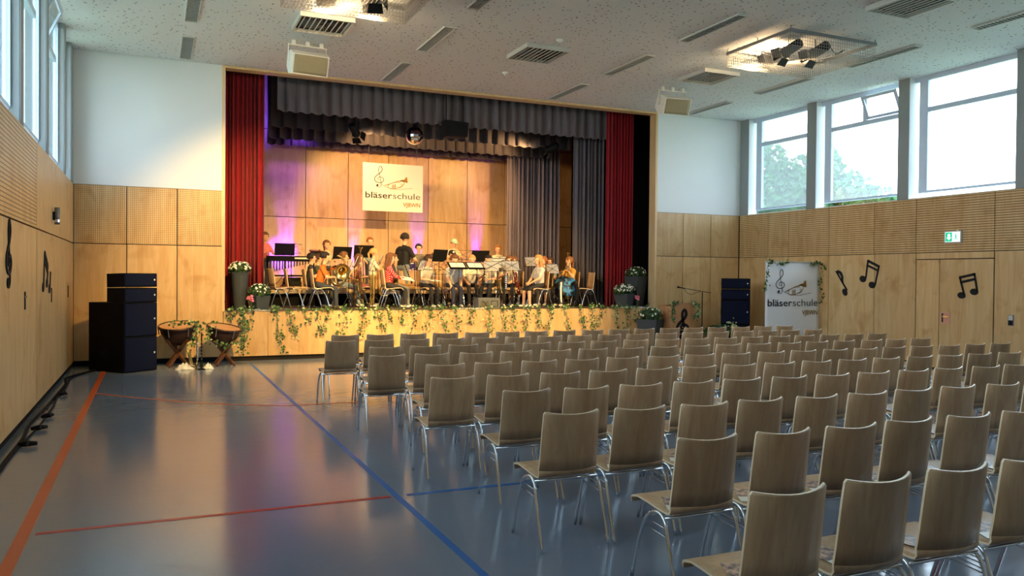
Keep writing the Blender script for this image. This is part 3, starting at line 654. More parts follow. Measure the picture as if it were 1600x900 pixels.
def clef(fn, x, y, h, wd, t=.002, mb=None):
    P = smooth_path([(x+(a-.46)*h, y+b*h, 0) for a, b in CLEF], 6); n = len(P); mb = mb or MB()
    ws = [wd*(0.45+0.75*math.sin(PI*min(1, i/(n-1)*1.0))**.7*(1 if i/(n-1) < .62 else .75)) for i in range(n)]
    mb.ribbon([(p.x, p.y) for p in P], ws, t, fn); mb.prism([(x+(.38-.46)*h+.055*h*math.cos(k*PI/6), y+.09*h+.055*h*math.sin(k*PI/6)) for k in range(12)], t, fn); return mb
M_['inkdark'] = plain('dark_print', srgb(34, 30, 34), .7); M_['inkgrey'] = plain('grey_print', srgb(66, 62, 64), .7); M_['inkgold'] = plain('gold_print', srgb(146, 106, 22), .6)
def logo(parent, x0, z0, W, y):
    def fn(u, v, w_): return (x0+u*W, y-.0006-w_, z0+v*W)
    put_text(parent, 'bl\u00e4ser', .012, 0, .482, 0, fn, M_['inkdark']); put_text(parent, 'schule', 0, .496, 1.0, 0, fn, M_['inkgrey'])
    put_text(parent, 'VJBWN', .02, .68, 1.0, -.135, fn, M_['inkgold'], hscale=1.0)
    clef(fn, .245, .19, .37, .010).build('treble_clef', M_['inkdark'], parent)
    b = MB(); T = .0015
    def st(p, wd): q = smooth_path([(a, c, 0) for a, c in p], 6); b.ribbon([(v.x, v.y) for v in q], [wd]*len(q), T, fn)
    st([(.34,.222),(.45,.262),(.56,.302),(.66,.335)], .011)
    b.prism([(.64,.320),(.70,.345),(.735,.395),(.755,.39),(.765,.295),(.745,.292),(.70,.315),(.645,.338)][::-1], T, fn)
    st([(.44,.255),(.40,.225),(.42,.185),(.48,.17),(.58,.19),(.66,.235),(.70,.275),(.69,.31),(.64,.315),(.60,.285)], .010)
    st([(.46,.265),(.52,.285),(.60,.30)], .008); st([(.58,.20),(.64,.205),(.67,.24),(.64,.27)], .007)
    for i in range(3): st([(.485+.026*i,.175+.004*i),(.488+.026*i,.245+.006*i)], .014)
    b.build('trumpet_drawing', M_['inkgold'], parent)
    b = MB(); st([(.27,.26),(.33,.215),(.44,.18),(.60,.165),(.74,.185),(.86,.20)], .005); b.build('swoosh', M_['inkgrey'], parent)
# hanging sign at the back of the stage
sg = thing('hanging_sign', 'white hanging sign with music school logo above the band', 'sign', (0, 0, 0))
M_['signwhite'] = plain('sign_white', srgb(206, 204, 200), .6, var=.02)
MB().box(4.84, 6.42, 20.10, 20.13, 3.33, 4.54).build('board', M_['signwhite'], sg); logo(sg, 4.91, 3.66, 1.44, 20.10)
for x_ in (5.0, 6.26): MB().tube([(x_, 20.115, 4.54), (x_, 20.115, 7.2)], .004, 5).build('hanging_wire', M_['grey'], sg)
# roll-up banner
bn = thing('roll_up_banner', 'white roll-up banner with music school logo by the right wall', 'banner', (0, 0, 0))
M_['bannerwhite'] = plain('banner_white', srgb(242, 246, 252), .55, var=.02, scale=1.5)
BY = 13.62
MB().grid(lambda u, v: (12.05+1.53*u, BY+.004*math.sin(u*9), .06+2.0*v), 16, 4).build('banner_sheet', M_['bannerwhite'], bn, True).modifiers.new('t', 'SOLIDIFY').thickness = .003
MB().box(12.03, 13.60, BY-.01, BY+.02, 2.05, 2.08).build('top_rail', M_['lightgrey'], bn); MB().box(12.03, 13.60, BY-.05, BY+.08, 0, .07).build('base', M_['lightgrey'], bn)
MB().tube([(12.8, BY+.05, .07), (12.8, BY+.025, 2.06)], .012, 6).build('pole', M_['lightgrey'], bn)
logo(bn, 12.11, 1.105, 1.42, BY-.006)
# --- note decorations on the walls
def ell(cx, cy, a, b, rot, n=16): return [(cx+a*math.cos(t)*math.cos(rot)-b*math.sin(t)*math.sin(rot), cy+a*math.cos(t)*math.sin(rot)+b*math.sin(t)*math.cos(rot)) for t in [2*PI*k/n for k in range(n)]]
M_['decal'] = plain('black_felt', srgb(16, 16, 18), .8)
def wallfn(side):
    if side > 0: return lambda u, v, w_: (XR-.001-w_, u, v)
    return lambda u, v, w_: (XL+.001+w_, u, v)
def decor(name, lab, parts, side):
    t = thing(name, lab, 'wall decoration', (0,0,0), 0, 'music notes on the walls'); fn = wallfn(side)
    for n_, poly in parts: MB().prism(poly, .012, fn).build(n_, M_['decal'], t)
def bar2(p, q, wd):
    p, q = Vector(p), Vector(q); d = (q-p).normalized(); n_ = Vector((-d.y, d.x))*wd/2; return [tuple(p+n_), tuple(q+n_), tuple(q-n_), tuple(p-n_)]
decor('single_note', 'single black eighth note on the right wall beside the banner', [('note_head', ell(13.03, 1.42, .085, .06, .9)), ('stem', bar2((12.97, 1.46), (13.27, 1.86), .035)), ('flag', [(13.31,1.87),(13.22,1.90),(13.13,1.86),(13.08,1.76),(13.08,1.66),(13.06,1.60),(13.12,1.64),(13.135,1.75),(13.18,1.82),(13.26,1.83)])], 1)
decor('beamed_notes', 'tilted pair of beamed black notes on the right wall between banner and door', [('note_head', ell(12.55, 1.71, .085, .068, .3)), ('note_head', ell(12.31, 1.585, .085, .068, .3)), ('stem', bar2((12.475, 1.72), (12.42, 2.11), .035)), ('stem', bar2((12.235, 1.58), (12.14, 1.98), .035)), ('beam', bar2((12.43, 2.095), (12.13, 1.965), .05)), ('beam', bar2((12.45, 2.0), (12.16, 1.885), .04))], 1)
decor('beamed_notes', 'pair of beamed black notes on the wooden door', [('note_head', ell(10.27, 1.42, .08, .06, .1)), ('note_head', ell(10.02, 1.49, .08, .06, .1)), ('stem', bar2((10.215, 1.43), (10.31, 1.76), .033)), ('stem', bar2((9.96, 1.50), (10.02, 1.83), .033)), ('beam', bar2((10.32, 1.75), (10.005, 1.815), .045)), ('beam', bar2((10.30, 1.66), (10.0, 1.725), .045))], 1)
decor('beamed_notes', 'pair of beamed black notes on the left wall near the sconce', [('note_head', ell(12.05, 1.50, .085, .06, .3)), ('note_head', ell(12.75, 1.47, .085, .06, .3)), ('note_head', ell(12.45, 1.55, .085, .06, .3)), ('stem', bar2((12.08, 1.5), (12.2, 1.95), .03)), ('stem', bar2((12.48, 1.55), (12.56, 1.80), .03)), ('stem', bar2((12.8, 1.47), (12.88, 1.70), .03)), ('beam', bar2((12.2, 1.95), (12.56, 1.78), .06)), ('beam', bar2((12.18, 1.86), (12.56, 1.68), .05))], -1)
for lab, yc, zc, h_ in (('slim black treble clef on the left wood wall', 9.28, 1.54, .66), ('black treble clef on the left wall cut by the picture edge', 8.45, 1.02, .95)):
    t = thing('treble_clef', lab, 'wall decoration', (0,0,0), 0, 'music notes on the walls'); clef(wallfn(-1), yc, zc, h_, .038, .012).build('clef_shape', M_['decal'], t)
# slots / pulls in the left gates
for lab, y_ in (('recessed black door pull nearest the camera on the left wall', 10.42), ('recessed black door pull in the middle of the left wall', 13.03), ('recessed black door pull nearest the stage on the left wall', 15.51)):
    t = thing('door_pull', lab, 'door pull', (XL, y_, 1.275), 0, 'door pulls in the left wall'); MB().box(.001, .006, -.045, .045, 0, .20).build('plate', M_['black'], t); MB().box(.006, .016, -.03, .03, .13, .155).build('lever', M_['chrome'], t); MB().box(.001, .004, -.052, .052, -.012, 0).build('lip', M_['lightgrey'], t)
t = thing('wall_sconce', 'small metal up-and-down wall sconce on the left wood wall', 'sconce', (XL, 13.2, 2.38)); MB().lathe([(0, 0), (.034, 0), (.034, .24), (0, .24)], (.055, 0, 0), 14).build('shade', M_['grey'], t, True); MB().box(.001, .03, -.03, .03, .06, .18).build('mount', M_['blackmetal'], t); MB().lathe([(.036, .03), (.036, .07)], (.055, 0, 0), 14).build('ring', M_['chrome'], t, True)
# exit sign, switch
t = thing('exit_sign', 'green and white illuminated escape sign above the door', 'exit sign', (XR, 10.44, 2.40)); M_['exitg'] = plain('exit_green', srgb(0, 140, 84), .5, emit=(0, .28, .14, 1), es=.5); M_['exitw'] = plain('exit_white', srgb(240, 250, 246), .5, emit=(.8, 1, .95, 1), es=.45)
MB().box(-.05, -.001, -.17, .17, 0, .22).build('case', M_['lightgrey'], t); MB().box(-.053, -.05, -.15, .15, .02, .20).build('panel_white', M_['exitw'], t); MB().box(-.055, -.0531, .005, .145, .025, .195).build('panel_green', M_['exitg'], t)
fn = lambda u, v, w_: (-.0552-w_, u, v)
MB().prism([(.07,.05),(.12,.10),(.095,.10),(.095,.165),(.045,.165),(.045,.10),(.02,.10)], .001, fn).build('arrow', M_['exitw'], t)
b = MB(); b.prism(bar2((-.10,.04),(-.04,.04),.006)+[], .001, fn); b.prism([(-.12,.03),(-.115,.03),(-.115,.19),(-.12,.19)], .001, fn); b.prism(ell(-.07,.165,.013,.013,0), .001, fn); b.prism(bar2((-.07,.15),(-.075,.10),.03), .001, fn); b.prism(bar2((-.075,.10),(-.045,.05),.016), .001, fn); b.prism(bar2((-.075,.10),(-.10,.05),.016), .001, fn); b.build('running_figure', M_['exitg'], t); MB().box(-.03, 0, -.09, -.07, .22, .24).build('led_knob', M_['whiteplastic'], t)
t = thing('light_switch', 'grey two-part light switch right of the wooden door', 'switch', (XR, 9.32, .91)); MB().box(-.012, 0, -.05, .05, 0, .19).build('plate', M_['grey'], t); MB().box(-.018, -.012, -.038, .038, .10, .18).build('rocker', M_['lightgrey'], t); MB().box(-.018, -.012, -.038, .038, .01, .09).build('rocker', M_['blackmetal'], t)
# --- foliage
def leaf(mb, p, n_, size, rg, mi):
    n_ = Vector(n_).normalized(); a = n_.cross(Vector((rg.uniform(-1,1), rg.uniform(-1,1), rg.uniform(-1,1))))
    if a.length < 1e-3: a = Vector((1,0,0))
    a.normalize(); b = n_.cross(a); p = Vector(p); s_ = size*rg.uniform(.7, 1.25); f = n_*(s_*.18)
    mb.add([p-a*s_*.5, p+b*s_*.42-a*s_*.12+f, p+a*s_*.55, p-b*s_*.42-a*s_*.12+f], [(0,1,2),(0,2,3)], mi)
LEAFM = [M_['leafA'], M_['leafB'], M_['leafC']]
def flower(mb, p, n_, r, mi=0):
    n_ = Vector(n_).normalized(); a = n_.orthogonal().normalized(); b = n_.cross(a); p = Vector(p)
    vs = [p+n_*r*.5]; m = 8
    for k in range(m):
        an = 2*PI*k/m; q = r*(1 if k % 2 else .75); vs.append(p+(a*math.cos(an)+b*math.sin(an))*q)
    mb.add(vs, [(0, 1+k, 1+(k+1) % m) for k in range(m)], mi)
def mound(t, c, rad, nl, nf, seed, pink=0, lsz=.05, fr=.024):
    rg = random.Random(seed); L = MB(); F = MB(); Pk = MB(); c = Vector(c)
    L.ball(c+Vector((0,0,rad[2]*.1)), (rad[0]*.82, rad[1]*.82, rad[2]*.8), 14, 8, 1)
    for i in range(nl):
        d = Vector((rg.gauss(0,1), rg.gauss(0,1), rg.gauss(.25,.9))); d.normalize()
        if d.z < -.45: continue
        k = rg.uniform(.8, 1.05); leaf(L, c+Vector((d.x*rad[0]*k, d.y*rad[1]*k, d.z*rad[2]*k)), d+Vector((rg.uniform(-.6,.6), rg.uniform(-.6,.6), rg.uniform(-.3,.6))), lsz, rg, rg.choice((0,0,1,1,1)))
    for i in range(nf):
        d = Vector((rg.gauss(0,1), rg.gauss(-.3,1), abs(rg.gauss(.6,.7)))); d.normalize()
        flower(F, c+Vector((d.x*rad[0]*1.03, d.y*rad[1]*1.03, d.z*rad[2]*1.05)), d, fr*rg.uniform(.7, 1.3))
    L.build('foliage', LEAFM, t, kind='stuff')
    if nf: F.build('blossoms', M_['flowerW'], t, kind='stuff')
def planter(lab, loc, w0, w1, h_, rad, nf, seed, ribs=0, rz=0, lift=.55):
    t = thing('flower_planter', lab, 'planter', loc, rz); a, b = w0/2, w1/2
    if ribs:
        n_ = ribs; prof = []
        m = MB(); V = []; Fc = []
        for z, r_ in ((0, a), (h_*.93, b*.97), (h_*.935, b*1.03), (h_, b*1.03), (h_, b*.93), (h_*.9, b*.9)):
            for k in range(n_*4):
                an = 2*PI*k/(n_*4); rr = r_*(1+(.03 if k % 4 in (0,1) and z < h_*.93 else 0)); V.append((rr*math.cos(an), rr*math.sin(an), z))
        q = n_*4
        for j in range(5):
            for k in range(q): Fc.append((j*q+k, j*q+(k+1) % q, (j+1)*q+(k+1) % q, (j+1)*q+k))
        Fc.append(tuple(range(q-1,-1,-1))); m.add(V, Fc); m.build('pot', M_['planter'], t)
    else:
        m = MB(); V = []
        for z, r_ in ((0, a), (h_, b), (h_, b-.015), (h_-.05, b-.02)):
            V += [(-r_,-r_,z),(r_,-r_,z),(r_,r_,z),(-r_,r_,z)]
        Fc = [(3,2,1,0)]+[(j*4+k, j*4+(k+1) % 4, (j+1)*4+(k+1) % 4, (j+1)*4+k) for j in range(3) for k in range(4)]; m.add(V, Fc); bevel(m.build('pot', M_['planter'], t), .008)
    MB().lathe([(0, h_-.04), (b*.9, h_-.045)], n=14).build('soil', M_['soil'], t)
    mound(t, (0, 0, h_+rad[2]*lift-.03), rad, 420, nf, seed); return t
planter('tall ribbed planter with white flowers at the left end of the stage', (1.60, 16.83, ZS), .20, .34, .77, (.21, .21, .15), 70, 1, ribs=18)
pl2 = planter('low square planter with white flowers in front of the left curtain', (1.97, 16.78, ZS), .24, .32, .30, (.22, .20, .17), 36, 2, rz=.4)
planter('tall square planter with white flowers at the right end of the stage', (10.93, 16.97, ZS), .26, .42, .76, (.26, .24, .17), 30, 3, rz=.35)
pl4 = planter('low square planter with white flowers in front of the right curtain', (10.46, 16.74, ZS), .28, .38, .34, (.30, .24, .17), 60, 4, rz=.5)
planter('dark planter with white flowers on the hall floor before the stage', (10.55, 15.75, 0), .34, .50, .74, (.30, .28, .19), 34, 5, rz=.6)
def pink(lab, c, seed):
    t = thing('pink_flower', lab, 'flowers', c); rg = random.Random(seed); F = MB(); S = MB()
    for i in range(8):
        p = Vector((rg.uniform(-.05,.05), rg.uniform(-.04,.04), .24+rg.uniform(-.04,.06))); flower(F, p, (p.x*3, -.8, .5), .035); flower(F, p+Vector((0,-.01,.01)), (p.x*3, -.6, .8), .022); S.tube([(p.x*.2, p.y*.2, 0), p], .004, 4)
    F.build('blossoms', M_['flowerP'], t, kind='stuff'); S.build('stems', M_['stem'], t, kind='stuff')
pink('pink blossoms beside the low planter at the left curtain', (1.78, 16.62, ZS), 1); pink('pink blossoms beside the low planter at the right curtain', (10.74, 16.58, ZS), 2)
def cloth(lab, c, rx, ry, seed, h_=.045):
    rg = random.Random(seed); o = MB().grid(lambda u, v: (c[0]+(u-.5)*2*rx, c[1]+(v-.5)*2*ry, c[2]+.004+h_*max(0, math.sin(PI*u)*math.sin(PI*v))*(.6+.4*math.sin(17*u+seed)*math.cos(11*v+2*seed))), 22, 8).build('white_cloth', M_['wrap'], None, True, label=lab, cat='cloth'); o.modifiers.new('t', 'SOLIDIFY').thickness = .004
cloth('crumpled white cloth around the planters at the left stage edge', (1.85, 16.57, ZS), .42, .06, 1); cloth('crumpled white cloth around the planters at the right stage edge', (10.6, 16.57, ZS), .48, .06, 2)
# ivy vines hanging over the stage front
def vine(lab, path, seed, dens=34, sz=.05, spread=.05, group=None, face=(0,-1,.3), pale=.2, name='ivy_vine'):
    rg = random.Random(seed); t = thing(name, lab, 'ivy', (0,0,0), 0, group); P = smooth_path(path, 6); S = MB().tube(P, .004, 4); L = MB(); ln = sum((P[i+1]-P[i]).length for i in range(len(P)-1))
    n_ = max(6, int(dens*ln))
    for i in range(n_):
        p = P[min(len(P)-1, int(rg.random()*len(P)))]+Vector((rg.gauss(0,spread), rg.uniform(-.045, -.004) if face[1] < 0 else rg.gauss(0, .02), rg.gauss(0,spread*.7)))
        leaf(L, p, Vector(face)+Vector((rg.uniform(-.7,.7), rg.uniform(-.4,.4), rg.uniform(-.6,.6))), sz, rg, 2 if rg.random() < pale else rg.choice((0,0,1)))
    S.build('stem', M_['stem'], t, True); L.build('leaves', LEAFM, t, kind='stuff'); return t
def ordinal(n):
    if n <= 17: return ORD[n-1]
    if n < 20: return ['eighteenth', 'nineteenth'][n-18]
    if n % 10 == 0: return {2: 'twentieth', 3: 'thirtieth'}[n//10]
    return {2: 'twenty-', 3: 'thirty-'}[n//10]+ORD[n % 10-1]
vx = [(1.43,.25),(1.62,.62),(1.80,.55),(2.25,.78),(2.50,.40),(2.80,.30),(3.05,.52),(3.28,.36),(3.62,.42),(4.0,.46),(4.28,.55),(4.50,.26),(4.82,.50),(5.12,.44),(5.45,.35),(5.72,.62),(6.02,.50),(6.42,.48),(6.80,.42),(7.15,.56),(7.42,.60),(7.75,.54),(8.02,.66),(8.36,.58),(8.72,.62),(9.10,.56),(9.42,.66),(9.70,.6),(10.05,.55),(10.35,.62),(10.62,.5),(10.95,.45)]
for i, (x_, ln) in enumerate(vx):
    ln *= (.75, 1.15, .9, 1.2, .6)[(i*7) % 5]; ln = min(ln, .80)
    rg = random.Random(100+i); dx = rg.uniform(-.10,.10)
    pth = [(x_-.03, YS-.012, ZS+.04), (x_, YS-.02, ZS+.02), (x_+dx*.3, YS-.035, ZS-ln*.35), (x_+dx+rg.uniform(-.05,.05), YS-.03, ZS-ln*.7), (x_+dx*1.3, YS-.03, ZS-ln)]
    vine('variegated ivy vine hanging over the stage front, %s counted from the left' % ordinal(i+1), pth, 200+i, 74, .056, .05, 'ivy along the stage front')
g_ = random.Random(9)
vine('long ivy garland lying along the front edge of the stage', [(1.4+.35*k, YS+.05+.05*g_.uniform(-1,1), ZS+.025) for k in range(28)], 77, 32, .05, .03, None, (0,-.2,1))
# ------------------------------------------------------------------ more hall props
M_['copperbowl'] = plain('dark_copper_bowl', srgb(62, 38, 30), .45, .3, var=.2, scale=6); M_['skinhead'] = plain('drum_head', srgb(176, 132, 92), .6, var=.08, scale=5)
def timpani(lab, c, r_, zr, tx_, ty_, seed):
    t = thing('timpani', lab, 'timpani', c); R = Matrix.Translation((0, 0, zr)) @ Matrix.Rotation(tx_, 4, 'X') @ Matrix.Rotation(ty_, 4, 'Y')
    MB().lathe([(0, -.36), (r_*.35, -.345), (r_*.7, -.27), (r_*.93, -.12), (r_*.98, -.01), (r_*.95, -.005)], n=24, mat=R).build('bowl', M_['copperbowl'], t, True)
    MB().lathe([(r_*.97, -.025), (r_*1.05, -.025), (r_*1.05, .015), (r_*.97, .015)], n=24, mat=R).build('hoop', M_['copperbowl'], t, True)
    MB().lathe([(0, .012), (r_*.6, .011), (r_*.99, .004)], n=24, mat=R).build('drum_head', M_['skinhead'], t, True)
    for k in range(6):
        a = k*PI/3; MB().tube([R @ Vector((r_*1.05*math.cos(a), r_*1.05*math.sin(a), .02)), R @ Vector((r_*1.0*math.cos(a), r_*1.0*math.sin(a), -.14))], .01, 5).build('tuning_screw', M_['grey'], t)
    for k in range(4):
        a = PI/4+k*PI/2; c_, s_ = math.cos(a), math.sin(a); p, q = Vector((c_*r_*.78, s_*r_*.78, zr-.24)), Vector((-c_*r_*.72, -s_*r_*.72, .012))
        d = (q-p)/2; w_ = d.cross(Vector((0,0,1))).normalized()*.026; h_ = d.cross(w_).normalized()*.016; MB().obox((p+q)/2+Vector((s_*.02, -c_*.02, 0)), d, w_, h_).build('leg', M_['brownwood'], t)
    return t
timpani('ivy-covered timpani right beside the left loudspeaker stack', (.44, 15.95, 0), .32, .74, .20, -.05, 1)
timpani('timpani with crossed wooden legs at the left corner of the stage front', (1.24, 15.88, 0), .30, .70, .16, .16, 2)
for i, (lab, P) in enumerate((('ivy draped over the rim of the timpani beside the loudspeakers', [(.25, 15.66, .82), (.42, 15.60, .80), (.60, 15.62, .80), (.72, 15.60, .70), (.70, 15.55, .50), (.62, 15.52, .42)]), ('ivy trailing down the right side of the timpani beside the loudspeakers', [(.62, 15.66, .84), (.78, 15.70, .78), (.80, 15.68, .60), (.70, 15.62, .38)]), ('ivy climbing on the left of the crossed-leg timpani', [(1.0, 15.62, .80), (.93, 15.6, .70), (.95, 15.6, .55), (1.05, 15.55, .45), (1.25, 15.52, .40), (1.42, 15.55, .46)]), ('long ivy strand between the crossed-leg timpani and the stage front', [(1.60, 16.40, .90), (1.62, 16.1, .75), (1.60, 15.9, .55), (1.50, 15.8, .35), (1.58, 15.8, .25)]))):
    vine(lab, P, 300+i, 60, .055, .045, None, (.2, -1, .3), .12)
def sax_parts(t, mat, k=1.0):
    P = smooth_path([(.0, .0, .70), (.03, .0, .735), (.08, .0, .73), (.105, .0, .67), (.11, .0, .55), (.115, .0, .12), (.10, .0, .05), (.05, .0, .02), (.0, .0, .05), (-.03, .0, .14), (-.06, .0, .30), (-.075, .0, .36)], 5); n = len(P)
    rs = [.008+.030*(max(0, i/n-.2)/.7)**1.2 for i in range(n)]
    for j in range(6): rs[n-1-j] = .075-.0075*j if j < 6 else rs[n-1-j]
    P = [p*k for p in P]; rs = [r_*k for r_ in rs]
    MB().tube(P[:14], rs[:14], 8).build('neck', mat, t, True); MB().tube(P[13:], rs[13:], 10, cap=False).build('body', mat, t, True)
    MB().tube([P[0]+Vector((-.06*k, 0, -.03*k)), P[0]], [.008*k, .011*k], 6).build('mouthpiece', M_['black'], t, True)
    for j in range(9): MB().lathe([(0, -.008), (.016, -.006), (.016, .002), (0, .004)], n=8, mat=Matrix.Translation(Vector((.112*k, -.035*k, (.15+.048*j)*k))) @ Matrix.Rotation(PI/2, 4, 'X')).build('key', M_['silver'], t)
t = thing('saxophone', 'brass saxophone on a stand in front of the ivy-covered timpani', 'saxophone', (.66, 15.42, .05), .3); sax_parts(t, M_['brass'], .78)
MB().tube([(.05, .02, .1), (.12, .12, -.045)], .008, 5).tube([(.05, .02, .1), (-.06, .12, -.045)], .008, 5).tube([(.05, .02, .1), (.04, -.12, -.045)], .008, 5).build('stand', M_['black'], t)
t = thing('clarinet', 'black clarinet standing upright on the floor between the timpani', 'clarinet', (.81, 15.25, 0)); MB().lathe([(0, .045), (.035, .05), (.030, .06), (.014, .12), (.013, .62), (.009, .66), (0, .66)], n=10).build('body', M_['black'], t, True)
for j in range(6): MB().box(-.008, .008, -.022, -.012, .18+.06*j, .195+.06*j).build('key', M_['silver'], t)
MB().lathe([(0, 0), (.07, 0), (.07, .01), (.015, .03), (.012, .06), (0, .06)], n=10).build('peg_base', M_['black'], t)
cloth('crumpled clear wrap on the floor below the saxophone', (.54, 15.42, 0), .16, .12, 4, .14); cloth('small crumpled clear wrap beside the upright clarinet', (.93, 15.35, 0), .09, .08, 6, .12)
# lectern
t = thing('lectern', 'wooden lectern with black treble clef and ivy beside the stage', 'lectern', (10.92, 15.45, 0))
M_['lectwood'] = wood('lectern_beech', srgb(214, 160, 112), srgb(190, 132, 86), knots=False)
MB().box(0, .66, 0, .022, .03, 1.09).build('front_panel', M_['lectwood'], t); MB().box(0, .022, .022, .42, .03, 1.05).build('side_panel', M_['lectwood'], t); MB().box(.638, .66, .022, .42, .03, 1.05).build('side_panel', M_['lectwood'], t); MB().box(-.02, .68, .03, .5, 0, .03).build('base', M_['lectwood'], t)
MB().add([(-.015,.0,1.095),(.675,.0,1.095),(.675,.46,1.01),(-.015,.46,1.01),(-.015,.0,1.12),(.675,.0,1.12),(.675,.46,1.035),(-.015,.46,1.035)], [(0,3,2,1),(4,5,6,7),(0,1,5,4),(1,2,6,5),(2,3,7,6),(3,0,4,7)]).build('reading_top', M_['lectwood'], t)
clef(lambda u, v, w_: (u, -.002-w_, v), .32, .30, .66, .06, .012).build('treble_clef', M_['decal'], t)
vine('ivy hanging over the left side of the lectern', [(11.05, 15.42, 1.12), (10.93, 15.40, 1.08), (10.90, 15.38, .9), (10.95, 15.38, .7)], 401, 140, .055, .045, None, (0,-1,.3), .2); vine('silvery ivy hanging over the right side of the lectern', [(11.5, 15.42, 1.13), (11.60, 15.40, 1.06), (11.60, 15.38, .9), (11.52, 15.38, .78), (11.66, 15.38, .85)], 402, 140, .055, .04, None, (0,-1,.3), .4)
# microphone stand
t = thing('microphone_stand', 'black boom microphone stand beside the lectern', 'microphone stand', (11.92, 15.62, 0))
MB().tube([(0, 0, .02), (0, 0, 1.37)], [.014, .011], 7).build('pole', M_['blackmetal'], t); 
for k in range(3): a = k*2.1+.4; MB().tube([(0, 0, .10), (math.cos(a)*.28, math.sin(a)*.28, .012)], .01, 5).build('leg', M_['blackmetal'], t)
MB().tube([(.22, -.04, 1.35), (-.48, .05, 1.455)], .008, 6).build('boom', M_['blackmetal'], t); MB().tube([(-.46, .05, 1.452), (-.60, .06, 1.475), (-.66, .065, 1.485)], [.011, .014, .024], 8).build('microphone', M_['black'], t, True)
MB().tube(smooth_path([(-.5, .05, 1.45), (-.42, .04, 1.36), (-.3, .03, 1.31), (-.18, .01, 1.35), (-.05, .01, 1.38)], 5), .005, 4).build('cable', M_['black'], t)
# plant behind the chairs
t = thing('potted_plant', 'leafy green potted plant between lectern and right loudspeakers', 'plant', (11.75, 14.75, 0)); MB().lathe([(0, 0), (.15, 0), (.20, .38), (.18, .38), (.17, .34), (0, .34)], n=18).build('pot', M_['planter'], t, True); mound(t, (0, 0, .47), (.40, .28, .16), 380, 0, 21, lsz=.08)
P_ = MB(); rg_ = random.Random(3)
for i in range(60): leaf(P_, (.12+rg_.gauss(.1,.1), -.1+rg_.gauss(0,.08), .60+rg_.gauss(0,.06)), (rg_.uniform(-1,1), -1, .4), .05, rg_, 2)
P_.build('silver_leaves', LEAFM, t, kind='stuff')
for i, (lab, P) in enumerate((('ivy on the top left corner of the roll-up banner', [(12.62, BY-.02, 2.07), (12.35, BY-.03, 2.02), (12.15, BY-.03, 2.06), (12.06, BY-.03, 1.9), (12.05, BY-.03, 1.65), (11.98, BY-.03, 1.45)]), ('ivy on the top right corner of the roll-up banner', [(13.28, BY-.02, 1.98), (13.42, BY-.03, 2.06), (13.60, BY-.03, 2.02), (13.62, BY-.03, 1.8), (13.56, BY-.03, 1.6), (13.62, BY-.03, 1.35), (13.60, BY-.03, 1.2)]))): vine(lab, P, 420+i, 62, .055, .035, None, (0,-1,.3), .12)
# cables along the left wall
g_ = random.Random(4)
for lab, x_, r_ in (('black cable running along the foot of the left wall', -1.14, .012), ('second black cable lying along the foot of the left wall', -1.20, .016)):
    MB().tube(smooth_path([(x_+g_.uniform(-.03,.03), 5.6+.75*k, r_+.002) for k in range(13)]+[(-1.0, 15.3, r_+.002), (-.88, 15.6, r_+.002)], 5), r_, 6).build('cable', M_['black'], None, True, label=lab, cat='cable')
for i, (y_, lab) in enumerate(((9.0, 'nearest'), (9.9, 'second nearest'), (10.7, 'third nearest'), (12.6, 'farthest'))):
    t = thing('cable_plug', '%s black cable plug on the floor along the left wall' % lab, 'plug', (-1.10, y_, 0), .4*i, 'plugs along the left wall'); MB().tube([(-.07, 0, .03), (.0, 0, .035), (.09, .02, .03)], [.018, .03, .02], 7).build('connector', M_['black'], t, True); MB().tube([(.0, -.05, .02), (.02, 0, .06), (.0, .06, .02)], .012, 6).build('strap', M_['blackmetal'], t, True)
# ------------------------------------------------------------------ outdoors
struct('ground', MB().box(-80, 90, -60, 110, -1.2, -1.0), plain('lawn', srgb(120, 140, 90), .9, var=.2, scale=.5))
M_['treeleaf'] = plain('tree_leaf', srgb(62, 110, 50), .6, var=.35, scale=3); M_['treeleaf2'] = plain('tree_leaf_dark', srgb(40, 80, 40), .6, var=.35, scale=3); M_['bark'] = plain('bark', srgb(90, 76, 62), .9, var=.3)
def tree(lab, c, blobs, seed, n_=2600):
    t = thing('tree', lab, 'tree', c); rg = random.Random(seed); L = MB(); S = MB().tube([(0,0,0), (.1,0,2.5), (0,.1,5)], [.28,.2,.1], 8)
    for bx_, by_, bz_, br in blobs: S.tube([(0,.1,3.0), (bx_,by_,bz_)], [.12,.04], 5)
    for i in range(n_):
        bx_, by_, bz_, br = rg.choice(blobs); d = Vector((rg.gauss(0,1), rg.gauss(0,1), rg.gauss(0,1))).normalized()*br*rg.random()**.4; leaf(L, Vector((bx_,by_,bz_))+d, (rg.uniform(-1,1), rg.uniform(-1,1), rg.uniform(-.2,1)), .30, rg, rg.choice((0,0,1)))
    S.build('trunk', M_['bark'], t, True); L.build('crown', [M_['treeleaf'], M_['treeleaf2']], t, kind='stuff')
tree('leafy tree outside the window nearest the stage', (26.5, 29.5, -1), [(0,0,6.6,1.7),(-1.2,.3,5.4,1.5),(1,-.6,7.2,1.3),(.4,1,8.2,1.1),(-.8,-.9,5.0,1.5),(.2,1.8,6.2,1.5),(0,-1.9,5.6,1.2)], 1, 3600)
tree('lower leafy tree outside the second window from the stage', (26.5, 25.6, -1), [(0,-.4,6.0,1.3),(.2,-1.6,5.5,1.1),(-.3,.5,6.7,1.2),(.1,-2.3,5.2,.8),(0,.9,7.6,.8)], 2, 2800)
